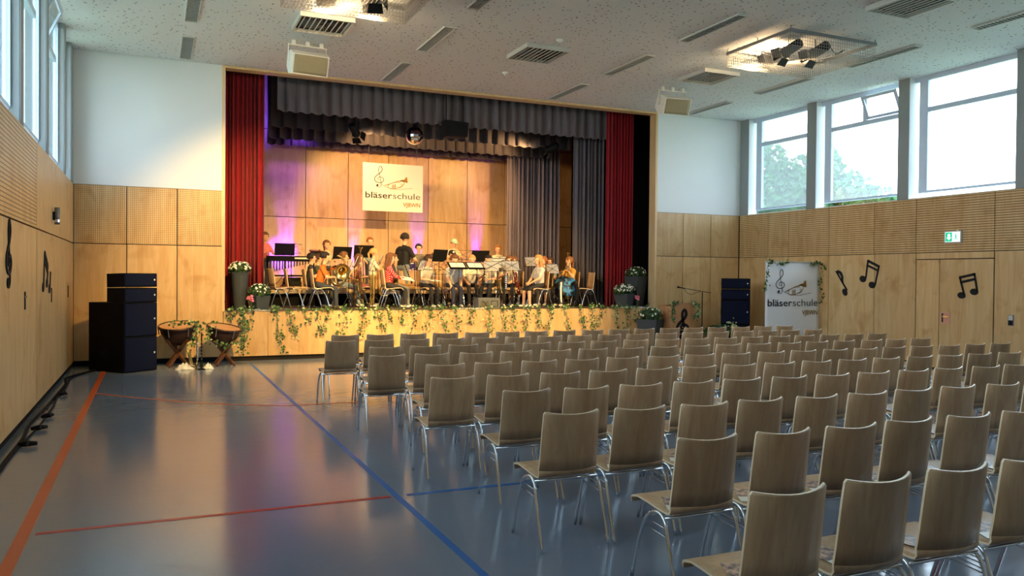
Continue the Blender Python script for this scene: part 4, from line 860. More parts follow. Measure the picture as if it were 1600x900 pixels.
# ------------------------------------------------------------------ stage props
M_['paledeck'] = plain('pale_deck_edge', srgb(200, 176, 140), .5, var=.08)
ZR = 1.37
for i, (a, b, nm) in enumerate(((2.15, 4.50, 'left'), (4.52, 6.90, 'middle'), (6.92, 9.30, 'right'))):
    t = thing('stage_riser', '%s low platform with pale edge at the back of the stage' % nm, 'platform', ((a+b)/2, 20.2, ZS), 0, 'stage risers'); hw = (b-a)/2
    MB().box(-hw, hw, -1.15, 1.15, .29, .40).build('deck', M_['paledeck'], t)
    for x_ in (-hw+.1, hw-.1):
        for y_ in (-1.05, 1.05): MB().box(x_-.03, x_+.03, y_-.03, y_+.03, 0, .29).build('leg', M_['paledeck'], t)
    MB().box(-hw+.14, hw-.14, -.98, -.96, 0.002, .288).build('underside_shade', M_['black'], t)  # black sheet standing in for the shade under the open platform
M_['violet'] = plain('violet_led_lens', srgb(150, 90, 255), .3, emit=(.35, .12, 1, 1), es=22)
VIO = (.17, .03, 1)
for i, (x_, lab, pw) in enumerate(((3.20, 'violet LED uplight behind the vibraphone', 190), (4.97, 'violet LED uplight behind the trumpet players', 80), (6.75, 'violet LED uplight behind the drummer', 150), (8.50, 'violet LED uplight at the right of the back wall', 150))):
    t = thing('led_uplight', lab, 'stage light', (x_, 21.44, ZR), 0, 'violet uplights'); tl = Matrix.Rotation(-.02, 4, 'X')
    MB().lathe([(0, .08), (.08, .08), (.095, .12), (.095, .24), (.085, .24), (.08, .225), (0, .225)], n=16, mat=tl).build('housing', M_['blackmetal'], t, True); MB().lathe([(0, .232), (.078, .230)], n=16, mat=tl).build('lens', M_['violet'], t)
    MB().tube([(-.10, 0, .14), (-.11, 0, .0), (.11, 0, .0), (.10, 0, .14)], .012, 6).build('yoke', M_['blackmetal'], t)
    spot('uplight_beam', (x_, 21.50, ZR+.30), (x_, 21.60, ZR+2.2), pw*3.2, 25, 1, VIO, .03)
t = thing('led_spotlight', 'violet LED spotlight on the platform shining under the vibraphone', 'stage light', (3.22, 20.3, ZR)); bevel(MB().box(-.13, .13, -.10, .10, .04, .26).build('housing', M_['blackmetal'], t), .01); MB().lathe([(0, .262), (.08, .262)], n=14).build('lens', M_['violet'], t); MB().tube([(-.15, 0, .15), (-.15, 0, .0), (.15, 0, .0), (.15, 0, .15)], .012, 6).build('yoke', M_['blackmetal'], t)
spot('spotlight_beam', (3.22, 20.36, ZR+.30), (3.10, 21.6, ZR+.85), 300, 36, .7, VIO, .05)
spot('wing_beam', (2.35, 20.2, 5.3), (2.2, 21.5, 5.9), 50, 100, .8, (.12, .06, 1), .1)
spot('wash_beam', (3.4, 20.35, 5.25), (3.5, 21.6, 4.2), 22, 90, .8, (.35, .10, 1), .1)
# vibraphone
t = thing('vibraphone', 'black vibraphone with hanging resonator tubes at the back left of the stage', 'vibraphone', (3.03, 19.55, ZR))
MB().box(-.56, .56, -.26, -.22, .64, .76).box(-.56, .56, .16, .20, .64, .74).box(-.58, -.54, -.26, .20, .62, .76).box(.54, .58, -.22, .16, .62, .74).build('frame', M_['black'], t)
for i in range(18): MB().box(-.53+.058*i, -.48+.058*i, -.19+.003*i, .13-.003*i, .745, .757).build('tone_bar', M_['silver' if i % 3 else 'grey'], t)
for i in range(16): MB().tube([(-.50+.066*i, -.15, .70), (-.50+.066*i, -.15, .62-.018*(15-i)*.9)], .018, 7).build('resonator', M_['grey'], t, True)
for x_ in (-.50, .50):
    MB().box(x_-.02, x_+.02, -.04, .0, .05, .64).build('leg_post', M_['black'], t); MB().box(x_-.02, x_+.02, -.25, .2, .04, .08).build('foot', M_['black'], t)
MB().box(-.48, .48, -.04, 0, .28, .32).build('cross_bar', M_['black'], t); MB().box(.02, .56, -.275, -.261, .69, .73).build('name_plate', M_['paper'], t)
# music stands
sheet_me = None
def sheet_mat():
    k = N('sheet_music'); tx = k.n('ShaderNodeTexCoord'); sp = k.n('ShaderNodeSeparateXYZ'); k.l(tx.outputs['Object'], sp.inputs[0])
    fr = k.math('FRACT', k.math('MULTIPLY', sp.outputs[2], 30)); ln = k.math('LESS_THAN', fr, .3); c = k.mix(k.math('MULTIPLY', ln, .35), srgb(244, 240, 230), srgb(120, 116, 112)); k.l(c, k.b.inputs['Base Color']); k.b.inputs['Roughness'].default_value = .7; return k.m
M_['sheet'] = sheet_mat()
def desk_pt(x_, v, hz, tilt): return Vector((x_, -math.sin(tilt)*v, hz+math.cos(tilt)*v))
def music_stand(lab, loc, ang, hz=.86, solid=False, paper=True, tilt=.45, w_=.24):
    """the desk's reading face looks along local +Y; local ang rotates it"""
    t = thing('music_stand', lab, 'music stand', loc, ang, 'music stands')
    MB().tube([(0, 0, .08), (0, 0, hz+.02)], [.011, .008], 6).build('pole', M_['blackmetal'], t, True)
    for k in range(3): a = k*2.094+.5; MB().tube([(0, 0, .34), (math.cos(a)*.14, math.sin(a)*.14, .17), (math.cos(a)*.30, math.sin(a)*.30, .008)], .008, 5).build('leg', M_['blackmetal'], t)
    D = lambda x_, v, o=0: desk_pt(x_, v, hz, tilt)+Vector((0, math.cos(tilt)*o, math.sin(tilt)*o))
    if solid:
        b = MB(); b.add([D(-w_, 0), D(w_, 0), D(w_, .30), D(-w_, .30), D(-w_, 0, .006), D(w_, 0, .006), D(w_, .30, .006), D(-w_, .30, .006)], [(0,1,2,3),(7,6,5,4),(0,4,5,1),(1,5,6,2),(2,6,7,3),(3,7,4,0)]); b.build('desk', M_['black'], t)
        b = MB(); b.add([D(-w_, -.005, 0), D(w_, -.005, 0), D(w_, .005, 0), D(-w_, .005, 0), D(-w_, -.005, .05), D(w_, -.005, .05), D(w_, .005, .05), D(-w_, .005, .05)], [(0,1,2,3),(7,6,5,4),(0,4,5,1),(1,5,6,2),(2,6,7,3),(3,7,4,0)]); b.build('ledge', M_['black'], t)
    else:
        b = MB(); b.tube([D(-w_, 0), D(w_, 0), D(w_, .25), D(-w_, .25), D(-w_, 0)], .005, 4); b.build('desk_frame', M_['blackmetal'], t)
        MB().tube([D(-w_, 0), D(0, .13), D(w_, .25)], .004, 4).build('desk_brace', M_['blackmetal'], t); MB().tube([D(w_, 0), D(0, .13), D(-w_, .25)], .004, 4).build('desk_brace', M_['blackmetal'], t)
        for s_ in (-.12, .12): MB().tube([D(s_, 0), D(s_, 0, .05)], .005, 4).build('hook', M_['blackmetal'], t)
    if paper:
        s = thing('sheet_music', 'white sheet music on the '+lab, 'sheet music', loc, ang, 'sheet music on stands')
        for a, b_ in ((-.17, -.005), (.005, .17)):
            q = MB(); q.add([D(a, .008, .012), D(b_, .008, .012), D(b_, .25, .012), D(a, .25, .012), D(a, .008, .015), D(b_, .008, .015), D(b_, .25, .015), D(a, .25, .015)], [(0,1,2,3),(7,6,5,4),(0,4,5,1),(1,5,6,2),(2,6,7,3),(3,7,4,0)]); q.build('page', M_['sheet'], s)
# desk faces +Y local; facing a player who sits towards -X needs +90 deg, towards +X -90 deg
S_ = math.radians
MS = [('music stand in front of the tuba player', 3.84, 17.12, ZS, 78, .86, 0, 1), ('music stand right of the tuba player', 4.02, 17.42, ZS, 80, .90, 0, 1), ('music stand in front of the girl in the white shirt', 4.36, 17.16, ZS, 60, .82, 0, 0), ('music stand behind the girl in the white shirt', 4.86, 18.6, ZS, 80, .95, 0, 1), ('tall music stand beside the girl in the white shirt', 4.86, 18.0, ZS, 70, .90, 0, 1),
      ('music stand right of the girl in the dotted sweater', 5.42, 17.12, ZS, 55, .84, 0, 1), ('music stand before the boy writing on his lap', 5.76, 17.10, ZS, -5, .86, 0, 0), ('music stand left below the flat conductor desk', 6.05, 17.45, ZS, 10, .76, 0, 0), ('music stand right below the flat conductor desk', 6.86, 17.4, ZS, -20, .76, 0, 0), ('music stand before the clarinet player', 7.14, 17.14, ZS, -35, .84, 0, 1), ('music stand left of the bassoon player', 7.38, 17.35, ZS, -30, .92, 0, 1), ('music stand before the bassoon player', 7.66, 17.12, ZS, -50, .86, 0, 1), ('music stand in front of the girl in mustard yellow', 8.72, 17.12, ZS, -65, .80, 0, 1), ('music stand behind the girl in the light grey shirt', 8.62, 18.1, ZS, -60, .98, 0, 1), ('music stand before the back row girl at the right', 8.34, 19.2, ZR, 0, .62, 0, 1),
      ('wide black desk stand above the vibraphone', 2.98, 20.4, ZR, 0, .80, 1, 0), ('open wire stand above the vibraphone', 3.20, 20.75, ZR, 0, .86, 0, 0), ('black desk stand behind the boy with the trumpet', 4.22, 19.6, ZR, 12, .72, 1, 0), ('black desk stand below the boy in pale blue', 4.70, 19.4, ZR, 0, .76, 1, 0), ('tilted black desk stand left of the black cap', 6.45, 18.85, ZS, 25, 1.08, 1, 0), ('black desk stand below the right violet light beam', 7.75, 19.4, ZR, 0, .70, 1, 0), ('open wire stand right of the black cap', 7.22, 19.3, ZS, 0, 1.15, 0, 0)]
for lab, x_, y_, z_, an, hz, sol, pap in MS: music_stand(lab, (x_, y_, z_), S_(an), hz, bool(sol), bool(pap), .40 if not sol else .25)
for lab, x_, w_ in (('left half of the flat conductor desk with white scores', 6.29, .21), ('right half of the flat conductor desk with white scores', 6.72, .20)):
    music_stand(lab, (x_, 17.0, ZS), PI, .88, True, True, 1.0, w_)
# other stage things
t = thing('disco_ball', 'mirrored disco ball hanging below the front valance', 'disco ball', (5.57, 18.1, 4.95))
M_['mirror'] = plain('mirror_facet', (.82, .82, .84, 1), .08, 1.0, var=.3, scale=25)
MB().ball((0,0,0), .21, 22, 14).build('ball', M_['mirror'], t); MB().tube([(0,0,.2), (0,0,2.25)], .006, 5).build('hanging_rod', M_['blackmetal'], t); MB().lathe([(0,.2),(.03,.2),(.03,.25),(0,.25)], n=10).build('motor_cap', M_['black'], t)
t = thing('stage_monitor', 'black box loudspeaker hanging under the front valance right of the disco ball', 'loudspeaker', (6.2, 17.12, 4.80)); MB().prism([(-.24,0),(.26,.02),(.29,.34),(-.27,.36)], .28, lambda u, v, w_: (u, w_-.14, v)).build('case', M_['black'], t); MB().tube([(-.2, 0, .34), (-.2, 0, 2.4)], .012, 5).build('hanger', M_['blackmetal'], t); MB().tube([(.2, 0, .33), (.2, 0, 2.4)], .012, 5).build('hanger', M_['blackmetal'], t)
for i, (x_, y_, z_, lab) in enumerate(((4.2, 18.3, 5.0, 'dark spotlight bar end under the valance left of the disco ball'), (9.2, 18.2, 4.95, 'dark spotlight under the valance near the right side curtain'))):
    tg_ = ((6.6, 21.6, 3.0), (5.8, 21.6, 3.2))[i]; o = spotlight(lab, (x_, y_, z_), tg_, True); d_ = (Vector(tg_)-Vector((x_, y_, z_))).normalized(); spot('stage_wash', Vector((x_, y_, z_))+d_*.32, tg_, (115, 75)[i], 112, .6, (1, .56, .2), .08); MB().tube([Vector((0,0,.05)), o.rotation_euler.to_matrix().transposed() @ Vector((0, 0, 7.19-z_))], .01, 5).build('hanger', M_['blackmetal'], o)
t = thing('plastic_crate', 'grey plastic crate at the front edge of the stage', 'crate', (6.95, 16.98, ZS)); M_['crate'] = plain('grey_crate', srgb(104, 106, 104), .6)
for a in ((-.26,.26,-.17,-.155,0,.04), (-.26,.26,-.17,-.155,.18,.24), (-.26,-.22,-.17,-.155,.04,.18), (.0,.04,-.17,-.155,.04,.18), (.22,.26,-.17,-.155,.04,.18)): MB().box(*a).build('front_bar', M_['crate'], t)
MB().box(-.26, -.245, -.155, .17, 0, .24).build('side', M_['crate'], t); MB().box(.245, .26, -.155, .17, 0, .24).build('side', M_['crate'], t); MB().box(-.245, .245, .155, .17, 0, .24).build('back', M_['crate'], t); MB().box(-.245, .245, -.155, .155, 0, .015).build('base', M_['crate'], t); MB().box(.06, .21, -.150, -.02, .05, .17).build('white_box_inside', M_['crate'], t)
M_['bronze'] = plain('bronze_cymbal', (.52, .34, .16, 1), .3, 1.0, var=.15, scale=30)
def cymbal(lab, loc, z_, r_, tx_):
    t = thing('cymbal', lab, 'cymbal', loc, 0, 'cymbals'); Rm = Matrix.Translation((0,0,z_)) @ Matrix.Rotation(tx_, 4, 'X') @ Matrix.Rotation(.12, 4, 'Y')
    MB().lathe([(0, .03), (.04, .028), (.06, .012), (r_, -.012), (r_, -.015), (.06, .008), (0, .02)], n=28, mat=Rm).build('disc', M_['bronze'], t, True); MB().tube([(0,0,.05), (0,0,z_+.06)], .01, 6).build('pole', M_['chrome'], t, True)
    for k in range(3): a = k*2.094+.2; MB().tube([(0,0,.3), (math.cos(a)*.24, math.sin(a)*.24, .01)], .009, 5).build('leg', M_['chrome'], t)
cymbal('large tilted bronze cymbal at the left of the platform', (3.62, 19.25, ZR), .87, .25, .28); cymbal('flat cymbal left of the drummer', (6.10, 20.0, ZR), .88, .20, .05); cymbal('flat cymbal right of the drummer', (6.66, 20.0, ZR), .87, .20, .05)
M_['drumblue'] = plain('drum_shell', srgb(60, 50, 110), .3)
def drum(lab, loc, r_, h_, rx=0):
    t = thing('drum', lab, 'drum', loc, 0, 'drum kit'); R = Matrix.Rotation(rx, 4, 'X')
    MB().lathe([(r_, 0), (r_, h_)], n=22, mat=R).build('shell', M_['drumblue'], t, True); MB().lathe([(0, h_-.004), (r_*.99, h_-.004)], n=22, mat=R).build('batter_head', M_['paper'], t); MB().lathe([(0, .004), (r_*.99, .004)], n=22, mat=R).build('front_head', M_['paper'], t)
    for z_ in (.0, h_): MB().lathe([(r_+.012, z_-.015), (r_+.012, z_+.015), (r_-.002, z_+.015), (r_-.002, z_-.015), (r_+.012, z_-.015)], n=22, mat=R).build('hoop', M_['chrome'], t, True)
    return t
drum('bass drum standing before the drummer', (6.38, 19.62, ZR+.265), .25, .38, -PI/2)
o = drum('snare drum beside the drummer', (6.02, 19.95, ZR+.5), .17, .14)
for k in range(3): a = k*2.094; MB().tube([(math.cos(a)*.1, math.sin(a)*.1, 0), (math.cos(a+2)*.16, math.sin(a+2)*.16, -.49)], .009, 5).build('stand_leg', M_['chrome'], o)
# pale wooden block leaning, cables
MB().box(6.05, 6.75, 16.62, 16.66, ZS+.001, ZS+.03).build('white_cable_duct', M_['paper'], None, label='white cable duct lying at the front edge of the stage', cat='cable duct')
# ------------------------------------------------------------------ people
_cm = {}
def clothm(c):
    if isinstance(c, str): return M_[c]
    if c not in _cm: _cm[c] = plain('cloth_%d_%d_%d' % c, srgb(*c), .8, var=.12, scale=14)
    return _cm[c]
def dots_mat():
    k = N('red_dotted_knit'); tx = k.n('ShaderNodeTexCoord'); sp = k.n('ShaderNodeSeparateXYZ'); k.l(tx.outputs['Object'], sp.inputs[0])
    a = k.math('FRACT', k.math('ADD', k.math('MULTIPLY', k.math('ADD', sp.outputs[0], sp.outputs[2]), 22), 50)); b = k.math('FRACT', k.math('ADD', k.math('MULTIPLY', k.math('SUBTRACT', sp.outputs[1], sp.outputs[2]), 22), 50))
    d = k.math('MULTIPLY', k.math('LESS_THAN', k.math('ABSOLUTE', k.math('SUBTRACT', a, .5)), .2), k.math('LESS_THAN', k.math('ABSOLUTE', k.math('SUBTRACT', b, .5)), .2))
    k.l(k.mix(d, srgb(196, 28, 40), srgb(240, 226, 214)), k.b.inputs['Base Color']); k.b.inputs['Roughness'].default_value = .85; return k.m
M_['reddots'] = dots_mat()
M_['iris'] = plain('dark_eye', srgb(40, 30, 26), .3); M_['lips'] = plain('lips', srgb(176, 96, 84), .5)
def capsule(p0, r0, p1, r1, n=10, m=4):
    p0, p1 = Vector(p0), Vector(p1); d = p1-p0
    if d.length < 1e-5: d = Vector((0,0,1e-4))
    t = d.normalized(); a = t.orthogonal().normalized(); b = t.cross(a); V = []; F = []; rings = []
    for j in range(m+1): th = PI/2*(1-j/m); rings.append((p0-t*r0*math.sin(th), r0*math.cos(th)))
    for j in range(m+1): th = PI/2*(j/m); rings.append((p1+t*r1*math.sin(th), r1*math.cos(th)))
    for c, r_ in rings:
        r_ = max(r_, 1e-4)
        for k in range(n): an = 2*PI*k/n; V.append(c+(a*math.cos(an)+b*math.sin(an))*r_)
    for j in range(len(rings)-1):
        for k in range(n): k2 = (k+1) % n; F.append((j*n+k, j*n+k2, (j+1)*n+k2, (j+1)*n+k))
    F.append(tuple(range(n-1,-1,-1))); o = (len(rings)-1)*n; F.append(tuple(range(o, o+n))); return V, F
def ik(S, T, l1, l2, pole):
    S, T = Vector(S), Vector(T); d = T-S; L = d.length
    if L > (l1+l2)*.985: T = S+d.normalized()*(l1+l2)*.985; d = T-S; L = d.length
    a = (l1*l1-l2*l2+L*L)/(2*L); h_ = math.sqrt(max(0, l1*l1-a*a)); u = d.normalized(); p = Vector(pole); p = (p-u*p.dot(u)); p.normalize()
    return S+u*a+p*h_, T
PEOPLE = []
SK = (232, 178, 142)
def person(lab, x, y, z, hd, pose, h, shirt, pants, hair, style='short', hands=None, lean=.06, hyaw=0, hpit=0, shorts=False, sleeve=.5, shoes=(230, 226, 220), skin=SK, cap=None, lap=False, seat=.45):
    s = h/1.70; hs = s*(1+(1.70-h)*.30); C = []
    def c(p0, r0, p1, r1, reg): C.append((Vector(p0), r0, Vector(p1), r1, reg))
    sit = pose == 'sit'
    P = Vector((0, .05, seat+.085*s+.005)) if sit else Vector((0, 0, .525*h))
    cl, sl = math.cos(lean), math.sin(lean)
    def tor(dx, dy, dz): return P+Vector((dx, dy*cl-dz*sl, dz*cl+dy*sl))*1.0
    c(P+Vector((-.075*s,0,0)), .10*s, P+Vector((.075*s,0,0)), .10*s, 'pants')
    for q in (-1, 1): c(tor(q*.05*s,0,.08*s), .105*s, tor(q*.065*s,-.005,.30*s), .112*s, 'shirt')
    c(tor(-.12*s,.01,.41*s), .078*s, tor(.12*s,.01,.41*s), .078*s, 'shirt'); c(tor(0,0,.40*s), .09*s, tor(0,.0,.47*s), .06*s, 'shirt')
    Nk = tor(0,-.005,.50*s); Hc = Nk+Vector((0,-.02*s,.155*hs)); c(tor(0,0,.44*s), .052*s, Nk+Vector((0,-.008,.07*hs)), .048*hs, 'skin')
    HM = Matrix.Translation(Hc) @ Matrix.Rotation(hyaw, 4, 'Z') @ Matrix.Rotation(hpit, 4, 'X')
    def hp(x_, y_, z_): return HM @ Vector((x_*hs, y_*hs, z_*hs))
    c(hp(0,.012,.035), .092*hs, hp(0,.0,.02), .088*hs, 'skin'); c(hp(0,-.03,-.055), .058*hs, hp(0,-.045,-.075), .04*hs, 'skin')
    c(hp(0,-.088,.01), .012*hs, hp(0,-.105,-.018), .016*hs, 'skin')
    for q in (-1, 1): c(hp(q*.088,.012,.0), .016*hs, hp(q*.092,.018,.03), .018*hs, 'skin')
    fing = []
    hd_t = hands or ((-.10,-.26*s,.20*s), (.10,-.26*s,.20*s))
    for q, T in zip((-1, 1), hd_t):
        S = tor(q*.165*s,.01,.40*s); T = P+Vector(T); E_, T = ik(S, T, .265*s, .235*s, (q*.9, .35, -.8)); d = (T-E_).normalized()
        c(S, .052*s, E_, .040*s, 'skin'); c(E_, .040*s, T, .026*s, 'skin')
        if sleeve > .95: c(S, .058*s, E_, .048*s, 'shirt'); c(E_, .048*s, E_+(T-E_)*.9, .034*s, 'shirt')
        else: c(S, .062*s, S+(E_-S)*sleeve*1.3, .056*s, 'shirt')
        side = d.cross(Vector((0,0,1)));  side = side.normalized() if side.length > .1 else Vector((1,0,0)); nm = side.cross(d).normalized()
        for w_ in (-.016, .016): c(T+side*w_*s, .019*s, T+d*.065*s+side*w_*1.3*s, .017*s, 'skin')
        for f, ln in ((-.030,.052), (-.010,.066), (.011,.062), (.031,.048)):
            b0 = T+d*.068*s+side*f*s; b1 = b0+d*ln*.5*s-nm*.008*s; b2 = b1+d*ln*.35*s-nm*.026*s; fing.append(([b0, b1, b2], [.0095*s, .0085*s, .0065*s]))
        b0 = T+d*.015*s-side*.030*q*s; fing.append(([b0, b0+d*.03*s-side*.02*q*s-nm*.008*s, b0+d*.058*s-side*.018*q*s-nm*.02*s], [.012*s, .010*s, .008*s]))
    for q in (-1, 1):
        Hp = P+Vector((q*.08*s,0,-.01))
        if sit:
            kz = min(.06+.42*s, P.z); ky = -math.sqrt(max(.01, (.43*s)**2-(P.z-kz)**2)); K = Vector((q*.11*s, P.y+ky, kz)); A = Vector((q*.11*s, K.y+.02*q, .075))
            if K.z-A.z > .42*s: A = Vector((A.x, A.y, K.z-.42*s))
        else: K = Vector((q*.085*s, -.015, .285*h)); A = Vector((q*.09*s, .01, .075*s))
        c(Hp, .085*s, K, .060*s, 'pants')
        if shorts: c(K+(Hp-K)*.25, .060*s, K, .054*s, 'skin'); c(K, .054*s, A, .036*s, 'skin'); c(K+(A-K)*.35, .050*s, A+(K-A)*.3, .040*s, 'skin')
        else: c(K, .060*s, A, .046*s, 'pants')
        c(A+Vector((0,.025*s,-.025*s)), .036*s, A+Vector((0,-.13*s,-.04*s)), .030*s, 'shoes')
    if shorts: C = [q for q in C]
    t = thing('person', lab, 'person', (x, y, z), math.radians(hd))
    me = bpy.data.meshes.new('tmp'); mb = MB()
    for p0, r0, p1, r1, reg in C: mb.add(*capsule(p0, r0, p1, r1))
    me.from_pydata(mb.v, [], mb.f); o = bpy.data.objects.new('tmp', me); COL.objects.link(o)
    r_ = o.modifiers.new('r', 'REMESH'); r_.mode = 'VOXEL'; r_.voxel_size = .0135; sm = o.modifiers.new('s', 'SMOOTH'); sm.iterations = 3; sm.factor = .5
    PEOPLE.append((t, o, C, fing, shirt, pants, shoes, skin, shorts)); 
    # hair
    hm = clothm(hair); V = []; F = []; nu, nv = 20, 12; mb = MB()
    for j in range(nv+1):
        th = PI*j/nv
        for k in range(nu):
            a = 2*PI*k/nu; dx, dy, dz = math.sin(th)*math.cos(a), math.sin(th)*math.sin(a), math.cos(th)
            front = -dy; face = front > .34 and dz < .45; low = dz < (-.45 if style != 'long' else -.7)
            k_ = .80 if (face or low) else 1.13+.02*math.sin(7*a+3*th)
            if cap and dz > .1: k_ = min(k_, .98)
            V.append(hp(dx*.099*k_, .014+dy*.106*k_, .032+dz*.106*k_))
    for j in range(nv):
        for k in range(nu): k2 = (k+1) % nu; F.append((j*nu+k, (j+1)*nu+k, (j+1)*nu+k2, j*nu+k2))
    mb.add(V, F)
    if style == 'long':
        for a, b_ in (((-.055,.07,-.02), (-.05,.085,-.24)), ((.055,.07,-.02), (.05,.085,-.24)), ((0,.085,0), (0,.10,-.26)), ((-.085,.02,0), (-.085,.03,-.20)), ((.085,.02,0), (.085,.03,-.20))): mb.add(*capsule(hp(*a), .040*hs, hp(*b_), .030*hs, 8, 3))
    if style == 'tail': mb.add(*capsule(hp(0,.11,.05), .025*hs, hp(0,.15,-.02), .032*hs, 8, 3)); mb.add(*capsule(hp(0,.15,-.02), .03*hs, hp(0,.13,-.16), .014*hs, 8, 3))
    mb.build('hair', hm, t, True)
    for q in (-1, 1): MB().ball(hp(q*.034,-.082,.018), (.011*hs, .008*hs, .008*hs), 8, 5).build('eye', M_['iris'], t, True)
    MB().ball(hp(0,-.088,-.062), (.022*hs, .008*hs, .006*hs), 8, 5).build('mouth', M_['lips'], t, True)
    if cap:
        cm = MB(); cm.lathe([(0, .125), (.05, .118), (.088, .085), (.106, .04), (.104, .015)], n=18, mat=HM @ Matrix.Scale(hs, 4) @ Matrix.Translation((0,.012,.028))); co = cm.build('cap', clothm(cap), t, True)
        b = MB().grid(lambda u, v: hp((u-.5)*.16*(1-.25*v), -.085-.085*v-.02*math.cos((u-.5)*3), .048-.02*v-.05*(u-.5)**2), 8, 3).build('brim', clothm(cap), co, True); b.modifiers.new('t', 'SOLIDIFY').thickness = .006
        MB().prism(ell(0, 0, .028*hs, .028*hs, 0), .004, lambda u, v, w_: HM @ Vector((u, -.098*hs-w_, .085*hs+v))).build('emblem', M_['paper'], co)
    return t
def seat_for(lab, x, y, hd, z=ZS): make_chair((x, y, z), math.radians(hd+180), lab, 'chairs on the stage', 'stage_chair')
def stool(lab, x, y, z, hgt=.45):
    t = thing('drum_stool', lab, 'stool', (x, y, z)); MB().lathe([(0, hgt-.06), (.15, hgt-.06), (.16, hgt-.03), (.14, hgt), (0, hgt)], n=16).build('seat', M_['black'], t, True); MB().tube([(0,0,.1), (0,0,hgt-.06)], .014, 6).build('pole', M_['chrome'], t)
    for k in range(3): a = k*2.094; MB().tube([(0,0,.22), (math.cos(a)*.2, math.sin(a)*.2, .01)], .01, 5).build('leg', M_['chrome'], t)
BLK, BRN, BLD, DBR = (32, 24, 22), (112, 72, 44), (206, 158, 96), (66, 42, 30)
play = lambda s_, z_=.30: ((-.07, -.24*s_, z_*s_), (.07, -.26*s_, z_*s_))
person('person in pink shirt half hidden behind the left red curtain', 2.40, 19.62, ZR, 30, 'stand', 1.30, (226, 120, 120), (60, 70, 90), BRN)
person('seated dark-haired person in black behind the tuba player', 3.22, 17.98, ZS, 82, 'sit', 1.42, (40, 38, 40), (42, 44, 52), BLK, hands=play(.84)); seat_for('plywood chair of the dark-haired person behind the tuba player', 3.22, 17.98, 82)
person('seated brown-haired person right behind the tuba player', 3.45, 18.48, ZS, 80, 'sit', 1.40, (70, 74, 60), (60, 66, 80), DBR, hands=play(.82)); seat_for('plywood chair of the brown-haired person behind the tuba player', 3.45, 18.48, 80)
person('seated person in orange shirt and dark jeans playing a tuba', 3.29, 17.32, ZS, 80, 'sit', 1.46, (206, 112, 40), (54, 60, 70), BLK, lean=.26, hands=((-.10,-.33,.15), (.10,-.36,.24)), hpit=.15, shoes=(90, 70, 60)); seat_for('plywood chair of the tuba player in orange', 3.27, 17.32, 80)
person('person with light shirt seated behind the large cymbal', 3.85, 19.55, ZR, 20, 'sit', 1.32, (222, 206, 180), (60, 60, 70), BRN, 'tail', seat=.45); stool('black drum stool behind the large cymbal', 3.85, 19.62, ZR)
person('seated boy in dark t-shirt and pale jeans holding a trumpet', 3.98, 18.22, ZS, 72, 'sit', 1.52, (44, 44, 52), (140, 156, 168), BRN, hands=((-.08,-.30,.34), (.08,-.22,.12)), hyaw=.1); seat_for('plywood chair of the boy holding a trumpet', 3.95, 18.22, 72)
person('blonde girl in white shirt and olive trousers standing with her head turned right', 4.58, 18.05, ZS, 85, 'stand', 1.33, (236, 228, 212), (156, 134, 88), BLD, 'tail', hands=((-.10,-.20,.26), (.12,-.26,.30)), shoes=(240, 236, 230))
person('seated person with brown hair just behind the blonde girl', 4.42, 18.62, ZS, 80, 'sit', 1.45, (180, 120, 90), (150, 90, 100), BRN, 'long', shorts=True); seat_for('plywood chair just behind the blonde standing girl', 4.42, 18.62, 80)
person('boy in pale blue shirt standing on the platform', 5.12, 20.5, ZR, 15, 'stand', 1.29, (126, 160, 172), (60, 66, 80), (140, 84, 48), hands=((-.16,-.10,.02), (.16,-.12,.05)))
person('man in black t-shirt standing with his back half turned', 5.45, 18.55, ZS, 122, 'stand', 1.76, (26, 24, 26), (120, 128, 140), (44, 34, 30), hands=((-.14,-.28,.18), (.16,-.26,.16)), hpit=.12, lean=.08)
person('seated long-haired girl in red dotted sweater holding a sheet', 4.78, 17.22, ZS, 82, 'sit', 1.44, 'reddots', (44, 42, 46), BRN, 'long', hands=((-.09,-.32,.14), (.09,-.34,.14)), sleeve=1, hpit=.12, shoes=(226, 222, 216)); seat_for('plywood chair of the girl in the red dotted sweater', 4.76, 17.22, 82)
person('seated child in grey top beside the girl in the dotted sweater', 5.02, 17.80, ZS, 76, 'sit', 1.44, (84, 82, 84), (150, 158, 168), BRN, 'long', hands=play(.84, .2)); seat_for('plywood chair of the child in the grey top', 5.02, 17.80, 76)
person('seated drummer with dark hair behind the cymbals', 6.37, 20.25, ZR, 0, 'sit', 1.32, (120, 116, 108), (50, 50, 60), (34, 34, 60), hands=((-.16,-.24,.18), (.16,-.24,.18))); stool('black drum stool of the drummer', 6.37, 20.32, ZR)
person('seated boy in pale grey shirt writing on his lap', 5.72, 17.60, ZS, 22, 'sit', 1.42, (208, 198, 186), (36, 36, 42), DBR, lean=.22, hands=((-.07,-.26,.10), (.07,-.28,.12)), hpit=.3, hyaw=.35); seat_for('plywood chair of the boy writing on his lap', 5.72, 17.60, 22)
person('boy with mint cap and beige shirt standing on the platform', 7.38, 20.4, ZR, 8, 'stand', 1.30, (214, 198, 166), (70, 70, 80), (150, 100, 60), cap=(168, 214, 186), hpit=.15)
person('person with black cap standing with arms held forward', 6.86, 19.1, ZS, 5, 'stand', 1.36, (196, 150, 116), (60, 60, 70), DBR, cap=(28, 26, 28), hands=((-.28,-.22,.36), (.26,-.24,.34)), sleeve=.3)
person('seated person in navy trousers bending to the floor below the conductor desk', 6.36, 17.62, ZS, 0, 'sit', 1.50, (232, 226, 214), (44, 50, 74), BRN, lean=.35, hands=((-.12,-.36,-.10), (.10,-.42,-.24)), hpit=.3); seat_for('plywood chair of the person in navy trousers', 6.36, 17.64, 0)
